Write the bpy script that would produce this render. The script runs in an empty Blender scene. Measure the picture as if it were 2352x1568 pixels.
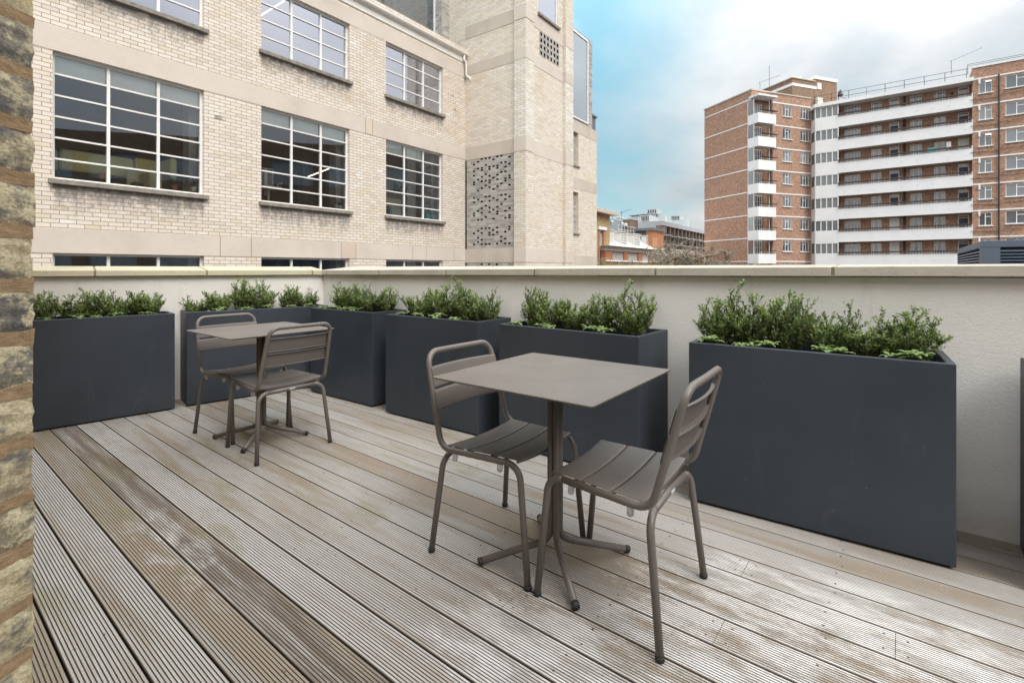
import bpy, math, random
from mathutils import Vector, Matrix
R = math.radians
rnd = random.Random(7)
S = bpy.context.scene
COL = S.collection
PI = math.pi

# ------------------------------------------------------------------ camera model
FPX, UC, VH, EYE = 1140.0, 1176.0, 617.0, 1.17      # survey of the photograph (focal, centre column, horizon row, eye height)
cam_d = bpy.data.cameras.new('camera'); cam = bpy.data.objects.new('camera', cam_d); COL.objects.link(cam)
cam.location = (0, 0, EYE); cam.rotation_euler = (R(90), 0, 0)
cam_d.sensor_width = 36; cam_d.lens = 36*FPX/2352; cam_d.shift_y = -(784-VH)/2352
cam_d.clip_start = .05; cam_d.clip_end = 3000
cam_d.dof.use_dof = True; cam_d.dof.focus_distance = 3.0; cam_d.dof.aperture_fstop = 20.0
S.camera = cam
S.view_settings.view_transform = 'Standard'; S.view_settings.look = 'None'; S.view_settings.exposure = 0

# ------------------------------------------------------------------ helpers
def tag(o, label=None, cat=None, group=None, kind=None):
    if label: o['label'] = label
    if cat: o['category'] = cat
    if group: o['group'] = group
    if kind: o['kind'] = kind
    return o
def empty(name, loc=(0, 0, 0), rz=0.0, label=None, cat=None, group=None):
    o = bpy.data.objects.new(name, None); COL.objects.link(o)
    o.location = loc; o.rotation_euler = (0, 0, rz); o.empty_display_size = .1
    return tag(o, label, cat, group)
def copy_tree(o, parent=None):
    c = o.copy(); COL.objects.link(c)
    if parent is not None: c.parent = parent
    for ch in list(o.children): copy_tree(ch, c)
    return c

class MB:
    def __init__(s): s.v = []; s.f = []; s.m = []; s.uv = {}
    def add(s, vs, fs, mi=0):
        b = len(s.v); s.v += [tuple(p) for p in vs]
        for f in fs: s.f.append(tuple(b+i for i in f)); s.m.append(mi)
        return s
    def quad(s, a, b, c, d, mi=0): return s.add([a, b, c, d], [(0, 1, 2, 3)], mi)
    def box(s, x0, x1, y0, y1, z0, z1, mi=0, skip=''):
        vs = [(x0,y0,z0),(x1,y0,z0),(x1,y1,z0),(x0,y1,z0),(x0,y0,z1),(x1,y0,z1),(x1,y1,z1),(x0,y1,z1)]
        F = {'b':(3,2,1,0),'t':(4,5,6,7),'f':(0,1,5,4),'r':(1,2,6,5),'k':(2,3,7,6),'l':(3,0,4,7)}
        return s.add(vs, [F[k] for k in F if k not in skip], mi)
    def hexa(s, p, mi=0):   # 8 points: bottom 4 ccw, top 4
        return s.add(p, [(3,2,1,0),(4,5,6,7),(0,1,5,4),(1,2,6,5),(2,3,7,6),(3,0,4,7)], mi)
    def prism(s, poly, z0, z1, mi=0):
        n = len(poly); vs = [(x, y, z0) for x, y in poly]+[(x, y, z1) for x, y in poly]
        fs = [tuple(range(n-1, -1, -1)), tuple(range(n, 2*n))]+[(i, (i+1) % n, n+(i+1) % n, n+i) for i in range(n)]
        return s.add(vs, fs, mi)
    def tube(s, pts, r, seg=10, mi=0, caps=True):
        pts = [Vector(p) for p in pts]; n = len(pts)
        rr = r if isinstance(r, (list, tuple)) else [r]*n
        t0 = (pts[1]-pts[0]).normalized()
        up = Vector((0, 0, 1)) if abs(t0.z) < .9 else Vector((1, 0, 0))
        nx = t0.cross(up).normalized(); b = len(s.v)
        for i in range(n):
            if i == 0: t = t0
            elif i == n-1: t = (pts[-1]-pts[-2]).normalized()
            else: t = ((pts[i+1]-pts[i]).normalized()+(pts[i]-pts[i-1]).normalized()).normalized()
            nx = (nx-t*nx.dot(t)).normalized(); ny = t.cross(nx)
            for k in range(seg):
                a = 2*PI*k/seg; s.v.append(tuple(pts[i]+(nx*math.cos(a)+ny*math.sin(a))*rr[i]))
        for i in range(n-1):
            for k in range(seg):
                k2 = (k+1) % seg
                s.f.append((b+i*seg+k, b+i*seg+k2, b+(i+1)*seg+k2, b+(i+1)*seg+k)); s.m.append(mi)
        if caps:
            s.f.append(tuple(b+k for k in range(seg-1, -1, -1))); s.m.append(mi)
            s.f.append(tuple(b+(n-1)*seg+k for k in range(seg))); s.m.append(mi)
        return s
    def lathe(s, cx, cy, prof, seg=16, mi=0):   # prof: (r,z) list
        b = len(s.v); n = len(prof)
        for r, z in prof:
            for k in range(seg):
                a = 2*PI*k/seg; s.v.append((cx+r*math.cos(a), cy+r*math.sin(a), z))
        for i in range(n-1):
            for k in range(seg):
                k2 = (k+1) % seg; s.f.append((b+i*seg+k, b+i*seg+k2, b+(i+1)*seg+k2, b+(i+1)*seg+k)); s.m.append(mi)
        s.f.append(tuple(b+k for k in range(seg-1, -1, -1))); s.m.append(mi)
        s.f.append(tuple(b+(n-1)*seg+k for k in range(seg))); s.m.append(mi)
        return s
    def wall(s, x0, x1, z0, z1, y, holes=(), depth=.15, mi=0, ri=None, sgn=1):
        """vertical wall in plane y facing -y, rectangular holes (x0,x1,z0,z1) with reveals going to y+depth"""
        ri = mi if ri is None else ri
        xs = sorted(set([x0, x1]+[min(max(h[k], x0), x1) for h in holes for k in (0, 1)]))
        zs = sorted(set([z0, z1]+[min(max(h[k], z0), z1) for h in holes for k in (2, 3)]))
        for i in range(len(xs)-1):
            xm = (xs[i]+xs[i+1])/2
            run = None
            for j in range(len(zs)-1):
                zm = (zs[j]+zs[j+1])/2
                inh = any(h[0] < xm < h[1] and h[2] < zm < h[3] for h in holes)
                if not inh: s.quad((xs[i], y, zs[j]), (xs[i+1], y, zs[j]), (xs[i+1], y, zs[j+1]), (xs[i], y, zs[j+1]), mi)
        for a, b, c, d in holes:
            a, b, c, d = max(a, x0), min(b, x1), max(c, z0), min(d, z1)
            if a >= b or c >= d: continue
            y1 = y+depth
            s.quad((a, y, c), (a, y1, c), (a, y1, d), (a, y, d), ri)
            s.quad((b, y1, c), (b, y, c), (b, y, d), (b, y1, d), ri)
            s.quad((a, y, c), (b, y, c), (b, y1, c), (a, y1, c), ri)
            s.quad((a, y1, d), (b, y1, d), (b, y, d), (a, y, d), ri)
        return s
    def xform(s, M, start=0):
        for i in range(start, len(s.v)): s.v[i] = tuple(M @ Vector(s.v[i]))
        return s
    def build(s, name, mats, parent=None, smooth=False, bevel=0, uvoff=(0, 0), kind=None):
        me = bpy.data.meshes.new(name); me.from_pydata(s.v, [], s.f)
        mats = mats if isinstance(mats, (list, tuple)) else [mats]
        for m in mats: me.materials.append(m)
        me.polygons.foreach_set('material_index', s.m)
        uvl = me.uv_layers.new(name='UVMap').data
        for p in me.polygons:
            n = p.normal; ax, ay, az = abs(n.x), abs(n.y), abs(n.z)
            for li in p.loop_indices:
                c = me.vertices[me.loops[li].vertex_index].co
                if az > .72: uv = (c.x, c.y)
                elif ay >= ax: uv = (c.x, c.z)
                else: uv = (c.y, c.z)
                uvl[li].uv = (uv[0]+uvoff[0], uv[1]+uvoff[1])
        if smooth: me.polygons.foreach_set('use_smooth', [True]*len(me.polygons))
        me.update()
        o = bpy.data.objects.new(name, me); COL.objects.link(o)
        if parent is not None: o.parent = parent
        if bevel:
            b = o.modifiers.new('bevel', 'BEVEL'); b.width = bevel; b.segments = 2; b.limit_method = 'ANGLE'; b.angle_limit = R(35)
        if kind: o['kind'] = kind
        return o

def fillet(pts, rad, n=6):
    """polyline with rounded corners; rad number or list for inner points"""
    P = [Vector(p) for p in pts]; out = [P[0]]; idx = []
    for i in range(1, len(P)-1):
        r = rad[i-1] if isinstance(rad, (list, tuple)) else rad
        a = (P[i-1]-P[i]).normalized(); b = (P[i+1]-P[i]).normalized()
        ang = a.angle(b); d = r/math.tan(ang/2)
        p0 = P[i]+a*d; p1 = P[i]+b*d; c = P[i]+(a+b).normalized()*(r/math.sin(ang/2))
        v0 = p0-c; v1 = p1-c; th = v0.angle(v1); st = len(out)
        for k in range(n+1):
            t = k/n; out.append(c+(v0*math.sin((1-t)*th)+v1*math.sin(t*th))/math.sin(th))
        idx.append((st, len(out)-1))
    out.append(P[-1]); return out, idx

class Frame:
    def __init__(s, ox, oy, ang, oz=0):
        s.ox, s.oy, s.a, s.oz = ox, oy, ang, oz; s.c, s.s = math.cos(ang), math.sin(ang)
    def loc(s, X, Y): dx, dy = X-s.ox, Y-s.oy; return (dx*s.c+dy*s.s, -dx*s.s+dy*s.c)
    def wor(s, x, y): return (s.ox+x*s.c-y*s.s, s.oy+x*s.s+y*s.c)
    def _ray(s, u, v):
        dx, dz = (u-UC)/FPX, -(v-VH)/FPX
        o = s.loc(0, 0); d = (dx*s.c+s.s, -dx*s.s+s.c)
        return o, d, dz
    def on_y(s, u, v, y=0.0):
        o, d, dz = s._ray(u, v); t = (y-o[1])/d[1]; return (o[0]+t*d[0], EYE+t*dz-s.oz)
    def on_x(s, u, v, x=0.0):
        o, d, dz = s._ray(u, v); t = (x-o[0])/d[0]; return (o[1]+t*d[1], EYE+t*dz-s.oz)

# ------------------------------------------------------------------ materials
class NT:
    def __init__(s, name):
        s.mat = bpy.data.materials.new(name); s.mat.use_nodes = True; s.t = s.mat.node_tree; s.t.nodes.clear()
        s.out = s.n('ShaderNodeOutputMaterial'); s.p = s.n('ShaderNodeBsdfPrincipled')
        s.l(s.p.outputs[0], s.out.inputs[0])
    def n(s, t, **kw):
        x = s.t.nodes.new(t)
        for k, v in kw.items(): setattr(x, k, v)
        return x
    def l(s, a, b): s.t.links.new(a, b)
    def co(s, kind='UV', sc=(1, 1, 1), rot=(0, 0, 0)):
        c = s.n('ShaderNodeTexCoord'); m = s.n('ShaderNodeMapping'); m.inputs['Scale'].default_value = sc; m.inputs['Rotation'].default_value = rot
        s.l(c.outputs[kind], m.inputs[0]); return m.outputs[0]
    def noise(s, vec, scale=5, detail=3, rough=.5, dist=0, out='Fac'):
        x = s.n('ShaderNodeTexNoise'); x.inputs['Scale'].default_value = scale; x.inputs['Detail'].default_value = detail
        x.inputs['Roughness'].default_value = rough; x.inputs['Distortion'].default_value = dist
        s.l(vec, x.inputs['Vector']); return x.outputs[out]
    def ramp(s, fac, stops, interp='LINEAR'):
        x = s.n('ShaderNodeValToRGB'); x.color_ramp.interpolation = interp; e = x.color_ramp.elements
        while len(e) < len(stops): e.new(.5)
        for i, (p, c) in enumerate(stops):
            e[i].position = p; e[i].color = (c[0], c[1], c[2], 1) if isinstance(c, (tuple, list)) else (c, c, c, 1)
        s.l(fac, x.inputs[0]); return x.outputs[0]
    def mix(s, fac, a, b, mode='MIX'):
        x = s.n('ShaderNodeMix', data_type='RGBA', blend_type=mode)
        for sock, val in ((x.inputs['Factor'], fac), (x.inputs[6], a), (x.inputs[7], b)):
            if isinstance(val, (int, float)): sock.default_value = val if sock.type == 'VALUE' else (val, val, val, 1)
            elif isinstance(val, (tuple, list)): sock.default_value = (val[0], val[1], val[2], 1)
            else: s.l(val, sock)
        return x.outputs[2]
    def math(s, op, a, b=None, clamp=False):
        x = s.n('ShaderNodeMath', operation=op); x.use_clamp = clamp
        for i, val in enumerate((a, b)):
            if val is None: continue
            if isinstance(val, (int, float)): x.inputs[i].default_value = val
            else: s.l(val, x.inputs[i])
        return x.outputs[0]
    def bump(s, h, strength=.3, dist=.01):
        x = s.n('ShaderNodeBump'); x.inputs['Strength'].default_value = strength; x.inputs['Distance'].default_value = dist
        s.l(h, x.inputs['Height']); s.l(x.outputs[0], s.p.inputs['Normal']); return x
    def set(s, **kw):
        for k, v in kw.items():
            k = k.replace('_', ' ')
            sock = s.p.inputs[k]
            if hasattr(v, 'is_output'): s.l(v, sock)
            elif isinstance(v, (tuple, list)): sock.default_value = (v[0], v[1], v[2], 1)
            else: sock.default_value = v
        return s.mat

def plain(name, col, rough=.6, var=.12, scale=6, metal=0, bump=0, bscale=60, kind='Object', spec=.5):
    m = NT(name); c = m.co(kind)
    n = m.noise(c, scale, 4, .6)
    lo = tuple(x*(1-var) for x in col); hi = tuple(min(1, x*(1+var)) for x in col)
    m.set(Base_Color=m.ramp(n, [(.3, lo), (.7, hi)]), Roughness=rough, Metallic=metal)
    m.p.inputs['Specular IOR Level'].default_value = spec
    if bump: m.bump(m.noise(c, bscale, 3), bump, .004)
    return m.mat

def brick_mat(name, stops, mortar, w=.225, h=.075, ms=.01, rough=.75, sq=1.0, sqf=2, stains=None, bump=.5, blotch=.25, blotch_col=(.45, .36, .24), bs=.7, off=.5):
    """brick texture in metres; stops colour each brick by its own random value"""
    m = NT(name); c = m.co('UV')
    b = m.n('ShaderNodeTexBrick'); b.offset = off; b.squash = sq; b.squash_frequency = sqf
    b.inputs['Color1'].default_value = (0, 0, 0, 1); b.inputs['Color2'].default_value = (1, 1, 1, 1); b.inputs['Mortar'].default_value = (.5, .5, .5, 1)
    b.inputs['Scale'].default_value = 1; b.inputs['Brick Width'].default_value = w; b.inputs['Row Height'].default_value = h
    b.inputs['Mortar Size'].default_value = ms/2; b.inputs['Mortar Smooth'].default_value = .15; b.inputs['Bias'].default_value = 0
    dn = m.noise(c, 26, 2, .5, out='Color')
    wob = m.n('ShaderNodeVectorMath', operation='MULTIPLY_ADD'); m.l(dn, wob.inputs[0]); wob.inputs[1].default_value = (.006, .005, 0); m.l(c, wob.inputs[2])
    m.l(wob.outputs[0], b.inputs['Vector'])
    col = m.ramp(b.outputs['Color'], stops)
    fine = m.noise(c, 45, 4, .65)
    col = m.mix(.45, col, m.ramp(fine, [(.25, .72), (.6, 1.0), (.8, 1.12)]), 'MULTIPLY')
    big = m.noise(c, bs, 4, .62)
    col = m.mix(m.math('MULTIPLY', m.ramp(big, [(.52, 0.0), (.72, 1.0)]), blotch), col, blotch_col, 'MULTIPLY')
    col = m.mix(b.outputs['Fac'], col, mortar)
    if stains:
        sx = m.n('ShaderNodeSeparateXYZ'); m.l(c, sx.inputs[0]); tot = None
        for (xa, xb, zt, hh) in stains:
            a = m.math('MULTIPLY', m.math('SUBTRACT', sx.outputs[0], xa), 8, True)
            a2 = m.math('MULTIPLY', m.math('SUBTRACT', xb, sx.outputs[0]), 8, True)
            t1 = m.math('LESS_THAN', sx.outputs[1], zt)
            t2 = m.math('DIVIDE', m.math('SUBTRACT', sx.outputs[1], zt-hh), hh, True)
            k = m.math('MULTIPLY', m.math('MULTIPLY', a, a2), m.math('MULTIPLY', t1, t2))
            tot = k if tot is None else m.math('MAXIMUM', tot, k)
        st = m.noise(m.co('UV', (3.0, 1.1, 1)), 2.6, 6, .72, .4)
        st2 = m.noise(m.co('UV', (1.0, 1.0, 1)), 14, 4, .7)
        msk = m.math('ADD', m.math('ADD', m.math('MULTIPLY', st, .62), m.math('MULTIPLY', st2, .40)), m.math('MULTIPLY', m.math('SUBTRACT', b.outputs['Color'], .5), .10))
        msk = m.math('MULTIPLY', m.ramp(m.math('ADD', msk, m.math('MULTIPLY', tot, .30)), [(.60, 0.0), (.78, 1.0)]), tot)
        col = m.mix(m.math('MULTIPLY', msk, .95), col, (.13, .12, .115))
    m.set(Base_Color=col, Roughness=rough)
    inv = m.math('SUBTRACT', 1.0, b.outputs['Fac'])
    hgt = m.math('ADD', inv, m.math('MULTIPLY', fine, .35))
    m.bump(hgt, bump, .006)
    return m.mat

def glass_mat(name, fac, tint=(.85, .9, .9), gcol=(1, 1, 1), wav=.0):
    m = NT(name); m.t.nodes.remove(m.p)
    tr = m.n('ShaderNodeBsdfTransparent'); tr.inputs[0].default_value = (*tint, 1)
    gl = m.n('ShaderNodeBsdfGlossy'); gl.inputs['Roughness'].default_value = 0.01; gl.inputs[0].default_value = (*gcol, 1)
    if wav:
        b = m.n('ShaderNodeBump'); b.inputs['Strength'].default_value = wav; b.inputs['Distance'].default_value = .02
        m.l(m.noise(m.co('UV'), 1.6, 1), b.inputs['Height']); m.l(b.outputs[0], gl.inputs['Normal'])
    mx = m.n('ShaderNodeMixShader'); fr = m.n('ShaderNodeFresnel'); fr.inputs[0].default_value = 1.5
    f = m.math('ADD', fr.outputs[0], fac, True)
    m.l(f, mx.inputs[0]); m.l(tr.outputs[0], mx.inputs[1]); m.l(gl.outputs[0], mx.inputs[2]); m.l(mx.outputs[0], m.out.inputs[0])
    return m.mat
def emit_mat(name, col, s):
    m = NT(name); m.p.inputs['Emission Color'].default_value = (*col, 1); m.p.inputs['Emission Strength'].default_value = s
    m.p.inputs['Base Color'].default_value = (*col, 1); return m.mat

CREAM = [(0.0, (.66, .58, .50)), (.3, (.745, .67, .59)), (.75, (.785, .72, .645)), (.95, (.70, .61, .47)), (.985, (.76, .70, .62)), (1.0, (.86, .84, .80))]
M = {}
M['conc'] = None
def conc_mat(name, a, b, c, pits=False, scale=3.0, rough=.85, green=0):
    m = NT(name); co = m.co('Object'); n1 = m.noise(co, scale, 5, .6); n2 = m.noise(co, 40, 4, .7)
    col = m.ramp(n1, [(.3, a), (.5, b), (.72, c)])
    col = m.mix(.35, col, m.ramp(n2, [(.3, .8), (.7, 1.12)]), 'MULTIPLY')
    if green: col = m.mix(m.math('MULTIPLY', m.ramp(m.noise(co, 1.3, 4, .65), [(.42, 0.0), (.62, 1.0)]), green), col, (.42, .38, .20), 'MIX')
    h = n2
    if pits:
        v = m.n('ShaderNodeTexVoronoi'); v.inputs['Scale'].default_value = 95; m.l(co, v.inputs['Vector'])
        vc = m.n('ShaderNodeTexVoronoi'); vc.inputs['Scale'].default_value = 95; m.l(co, vc.inputs['Vector'])
        sp = m.n('ShaderNodeSeparateColor'); m.l(vc.outputs['Color'], sp.inputs[0])
        pit = m.math('MULTIPLY', m.ramp(v.outputs['Distance'], [(.08, 1.0), (.30, 0.0)]), m.math('GREATER_THAN', sp.outputs[0], .84))
        col = m.mix(pit, col, (.10, .085, .06))
        h = m.math('SUBTRACT', m.math('MULTIPLY', n2, .25), pit)
    m.set(Base_Color=col, Roughness=rough); m.bump(h, .4, .004)
    return m.mat
M['conc'] = conc_mat('cream_concrete', (.575, .505, .435), (.64, .57, .50), (.68, .61, .54), scale=.9)
M['conc_dark'] = conc_mat('grey_concrete', (.50, .435, .365), (.56, .495, .42), (.61, .545, .47), scale=1.3)
M['granite'] = conc_mat('granite_sill', (.19, .17, .145), (.26, .235, .20), (.33, .30, .26), scale=9)
M['coping'] = conc_mat('reconstituted_stone', (.38, .34, .285), (.46, .415, .355), (.53, .485, .42), pits=True, scale=2.6, green=.14)
M['coping_moss'] = conc_mat('mossy_stone', (.42, .38, .27), (.52, .48, .36), (.60, .56, .44), pits=True, scale=2.6, green=.32)
M['joint'] = plain('joint_mortar', (.25, .20, .12), .9, .3, 30)
M['brick_grey'] = brick_mat('grey_brick', [(0, (.27, .255, .245)), (.4, (.38, .36, .34)), (.8, (.46, .435, .40)), (1, (.52, .50, .46))], (.47, .44, .39), blotch=.2, blotch_col=(.5, .5, .5))
M['brick_white'] = brick_mat('white_glazed_brick', [(0, (.68, .63, .53)), (.5, (.78, .745, .68)), (1, (.86, .84, .80))], (.40, .31, .18), rough=.4, blotch=.12)
M['brick_cream2'] = brick_mat('cream_brick_clean', CREAM, (.45, .38, .27), blotch=.35, blotch_col=(.88, .74, .50), bs=.9)
M['brick_red'] = brick_mat('red_multi_brick', w=.17, h=.056, stops= [(0, (.16, .105, .09)), (.18, (.27, .145, .105)), (.4, (.39, .20, .13)), (.75, (.48, .255, .16)), (1, (.58, .32, .19))], mortar=(.42, .36, .29), ms=.009, blotch=.3, blotch_col=(.7, .65, .62), bs=.25)
M['brick_yellow'] = brick_mat('yellow_stock_brick', w=.12, h=.04, ms=.006, stops= [(0, (.22, .15, .07)), (.5, (.42, .29, .13)), (1, (.52, .40, .21))], mortar=(.36, .29, .19), blotch=.2)
M['brick_orange'] = brick_mat('orange_brick', w=.12, h=.04, ms=.006, stops= [(0, (.34, .12, .055)), (.5, (.42, .165, .075)), (1, (.50, .22, .11))], mortar=(.40, .24, .14), blotch=.1)
M['brick_dkred'] = brick_mat('dark_red_brick', [(0, (.20, .075, .045)), (.5, (.28, .11, .06)), (1, (.34, .15, .085))], (.28, .2, .14), blotch=.2)
M['brick_brown'] = brick_mat('brown_brick', w=.16, h=.055, ms=.008, stops= [(0, (.15, .09, .06)), (.5, (.26, .16, .10)), (1, (.36, .23, .15))], mortar=(.30, .24, .18), blotch=.2)
M['white_frame'] = plain('white_window_frame', (.80, .785, .76), .45, .03, 3)
M['white_paint'] = plain('white_painted_render', (.80, .80, .80), .7, .05, .6, bump=.05)
M['white_soffit'] = plain('grey_white_soffit', (.60, .58, .55), .8, .12, .8)
M['white_gutter'] = plain('white_gutter_metal', (.76, .73, .68), .5, .06, 2)
M['glass_low'] = glass_mat('window_glass', .12, (.95, .97, .97), (.82, .9, 1.0), .02)
M['glass_high'] = glass_mat('coated_window_glass', .55, (.8, .85, .9), (.80, .84, .95), .02)
M['glass_roof'] = glass_mat('tinted_roof_glass', .42, (.45, .5, .55), (.75, .83, .92), .01)
M['glass_apt'] = glass_mat('flat_window_glass', .22, (.6, .65, .7), (.85, .9, 1.0), .05)
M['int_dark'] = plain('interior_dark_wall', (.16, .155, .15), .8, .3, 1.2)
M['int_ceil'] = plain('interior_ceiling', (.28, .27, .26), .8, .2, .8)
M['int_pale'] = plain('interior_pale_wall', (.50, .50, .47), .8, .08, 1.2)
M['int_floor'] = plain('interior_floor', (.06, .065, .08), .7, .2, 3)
M['int_wood'] = plain('interior_timber_ceiling', (.34, .22, .13), .6, .2, 2)
M['blind'] = plain('roller_blind_fabric', (.84, .86, .80), .9, .08, 2)
M['sofa'] = plain('olive_yellow_upholstery', (.72, .66, .28), .9, .06, 20, bump=.1, bscale=300)
M['sofa2'] = plain('sand_upholstery', (.66, .60, .36), .9, .06, 20)
M['cream_fab'] = plain('cream_upholstery', (.66, .63, .50), .9, .05, 20)
M['lamp_strip'] = emit_mat('lit_lamp_strip', (1.0, .82, .58), 3)
M['lead'] = plain('lead_flashing', (.13, .14, .16), .5, .3, 8)
M['slate'] = plain('slate_roof', (.10, .105, .12), .6, .3, 8)
M['void'] = plain('dark_void', (.03, .028, .027), .9, .2, 3)
M['terracotta'] = plain('terracotta_pot', (.42, .16, .09), .8, .15, 20)
M['teal'] = plain('teal_plastic', (.06, .42, .42), .5, .15, 10)
M['navy'] = plain('navy_lettering', (.03, .045, .10), .6, .1, 10)
M['dkmetal'] = plain('dark_metal', (.05, .05, .055), .5, .2, 10)
M['dkpipe'] = plain('black_iron_pipe', (.035, .035, .04), .6, .2, 10)
M['handrail'] = plain('dark_timber_handrail', (.06, .045, .04), .7, .2, 3)
M['roofgrey'] = plain('grey_roof_cladding', (.44, .455, .475), .6, .06, .5)
M['plantgrey'] = plain('galvanised_plant_unit', (.50, .54, .55), .5, .1, 1.5)
M['corrug'] = plain('corrugated_metal', (.36, .40, .43), .5, .08, 1)
M['timber'] = plain('weathered_timber_cladding', (.21, .16, .13), .85, .35, 1.5)
M['timber2'] = plain('warm_timber_board', (.33, .19, .12), .8, .3, 1.5)
M['tanstone'] = plain('tan_brick_column', (.46, .32, .17), .85, .15, 2)
M['charcoal'] = plain('charcoal_cladding', (.075, .07, .08), .7, .15, 1)
M['curtain'] = plain('net_curtain', (.55, .57, .58), .9, .12, 2)
M['curtain_dk'] = plain('dim_room', (.16, .17, .19), .9, .4, .8)
M['door_white'] = plain('white_door', (.72, .72, .71), .5, .04, 2)
M['door_blue'] = plain('dark_blue_door', (.045, .055, .10), .45, .15, 2)
M['stucco'] = None
m = NT('textured_render'); c = m.co('UV', (1, 1.7, 1)); n1 = m.noise(c, 62, 2, .5, 1.4); n2 = m.noise(m.co('UV'), 190, 2, .5); nb = m.noise(m.co('UV'), 1.4, 4, .6)
col = m.ramp(nb, [(.3, (.72, .69, .655)), (.7, (.78, .75, .715))])
uvx = m.n('ShaderNodeSeparateXYZ'); m.l(m.co('UV'), uvx.inputs[0])
drip = m.math('MULTIPLY', m.ramp(m.noise(m.co('UV', (5, .5, 1)), 1.5, 5, .6), [(.56, 0.0), (.72, 1.0)]), m.math('DIVIDE', m.math('SUBTRACT', uvx.outputs[1], .45), .65, True))
col = m.mix(m.math('MULTIPLY', drip, .35), col, (.44, .40, .34))
dirt = m.math('MULTIPLY', m.math('DIVIDE', m.math('SUBTRACT', .22, uvx.outputs[1]), .22, True), m.ramp(m.noise(m.co('UV', (1, 2, 1)), 5, 4), [(.3, .2), (.7, 1.0)]))
col = m.mix(m.math('MULTIPLY', dirt, .55), col, (.38, .30, .21))
m.set(Base_Color=col, Roughness=.88); m.bump(m.math('ADD', m.ramp(n1, [(.42, 0.0), (.5, 1.0)]), m.math('MULTIPLY', n2, .35)), .40, .0028); M['stucco'] = m.mat
# planter paint
m = NT('anthracite_planter_paint'); co = m.co('Object'); n = m.noise(co, 1.7, 4, .55); f = m.noise(co, 420, 2, .5)
col = m.ramp(n, [(.35, (.026, .034, .045)), (.7, (.037, .046, .059))])
v = m.n('ShaderNodeTexVoronoi'); v.inputs['Scale'].default_value = 26; m.l(co, v.inputs['Vector'])
sc_ = m.n('ShaderNodeSeparateColor'); m.l(v.outputs['Color'], sc_.inputs[0])
spk = m.math('MULTIPLY', m.ramp(v.outputs['Distance'], [(.03, 1.0), (.07, 0.0)]), m.math('GREATER_THAN', sc_.outputs[0], .80))
col = m.mix(m.math('MULTIPLY', spk, .5), col, (.4, .4, .42))
dust = m.math('MULTIPLY', m.ramp(m.noise(m.co('Object', (1, 1, .5)), 5, 6, .7, 1.0), [(.60, 0.0), (.85, 1.0)]), .14)
col = m.mix(dust, col, (.20, .21, .225))
m.set(Base_Color=col, Roughness=m.ramp(n, [(.3, .42), (.7, .56)])); m.bump(f, .06, .001); M['planter'] = m.mat
# taupe powder coat
m = NT('taupe_powder_coat'); co = m.co('Object'); n = m.noise(co, 3, 4, .6); f = m.noise(co, 600, 2)
col = m.ramp(n, [(.3, (.125, .108, .099)), (.7, (.155, .136, .125))])
sc2 = m.math('MULTIPLY', m.ramp(m.noise(m.co('Object', (1, 1, .5)), 24, 5, .75, 1.5), [(.64, 0.0), (.76, 1.0)]), .35)
col = m.mix(sc2, col, (.32, .30, .28))
m.set(Base_Color=col, Roughness=.38, Metallic=.0); m.bump(f, .05, .0006); M['taupe'] = m.mat
m = NT('taupe_laminate_top'); co = m.co('Object'); n = m.noise(co, 4.5, 5, .6); f = m.noise(co, 260, 2)
col = m.ramp(n, [(.3, (.135, .117, .105)), (.7, (.168, .147, .134))])
v = m.n('ShaderNodeTexVoronoi'); v.inputs['Scale'].default_value = 22; m.l(co, v.inputs['Vector'])
s_ = m.n('ShaderNodeSeparateColor'); m.l(v.outputs['Color'], s_.inputs[0])
spk = m.math('MULTIPLY', m.ramp(v.outputs['Distance'], [(.05, 1.0), (.10, 0.0)]), m.math('GREATER_THAN', s_.outputs[1], .8))
col = m.mix(m.math('MULTIPLY', spk, .7), col, (.045, .04, .035))
dst = m.math('MULTIPLY', m.ramp(m.noise(co, 7, 7, .75, 1.2), [(.58, 0.0), (.74, 1.0)]), .35)
col = m.mix(dst, col, (.30, .29, .28))
m.set(Base_Color=col, Roughness=m.ramp(m.noise(co, 3, 4), [(.3, .36), (.7, .5)])); m.bump(f, .05, .0008); M['hpl'] = m.mat
M['hpl_edge'] = plain('laminate_edge', (.11, .10, .075), .5, .2, 30)
M['rubber'] = plain('black_rubber', (.02, .02, .022), .6, .2, 30)
m = NT('clear_plastic'); m.set(Base_Color=(.75, .77, .80), Roughness=.25); m.p.inputs['Transmission Weight'].default_value = .55; m.p.inputs['Alpha'].default_value = .8; M['clear'] = m.mat
# deck
m = NT('weathered_deck_timber'); uvc = m.co('UV'); sp = m.n('ShaderNodeSeparateXYZ'); m.l(uvc, sp.inputs[0])
PITCH, Q0 = .1410, .0487
bi = m.math('FLOOR', m.math('DIVIDE', m.math('SUBTRACT', sp.outputs[1], Q0), PITCH))
wn = m.n('ShaderNodeTexWhiteNoise', noise_dimensions='1D'); m.l(bi, wn.inputs['W'])
cb = m.n('ShaderNodeCombineXYZ'); m.l(m.math('ADD', sp.outputs[0], m.math('MULTIPLY', bi, 7.31)), cb.inputs[0]); m.l(sp.outputs[1], cb.inputs[1])
mp = m.n('ShaderNodeMapping'); mp.inputs['Scale'].default_value = (.55, 6.0, 1); m.l(cb.outputs[0], mp.inputs[0])
st = m.noise(mp.outputs[0], 1.6, 6, .62, .5)
mp2 = m.n('ShaderNodeMapping'); mp2.inputs['Scale'].default_value = (2.2, 60, 1); m.l(cb.outputs[0], mp2.inputs[0])
gr = m.noise(mp2.outputs[0], 2.0, 4, .6)
base = m.ramp(gr, [(.3, (.355, .342, .325)), (.7, (.472, .457, .438))])
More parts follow.
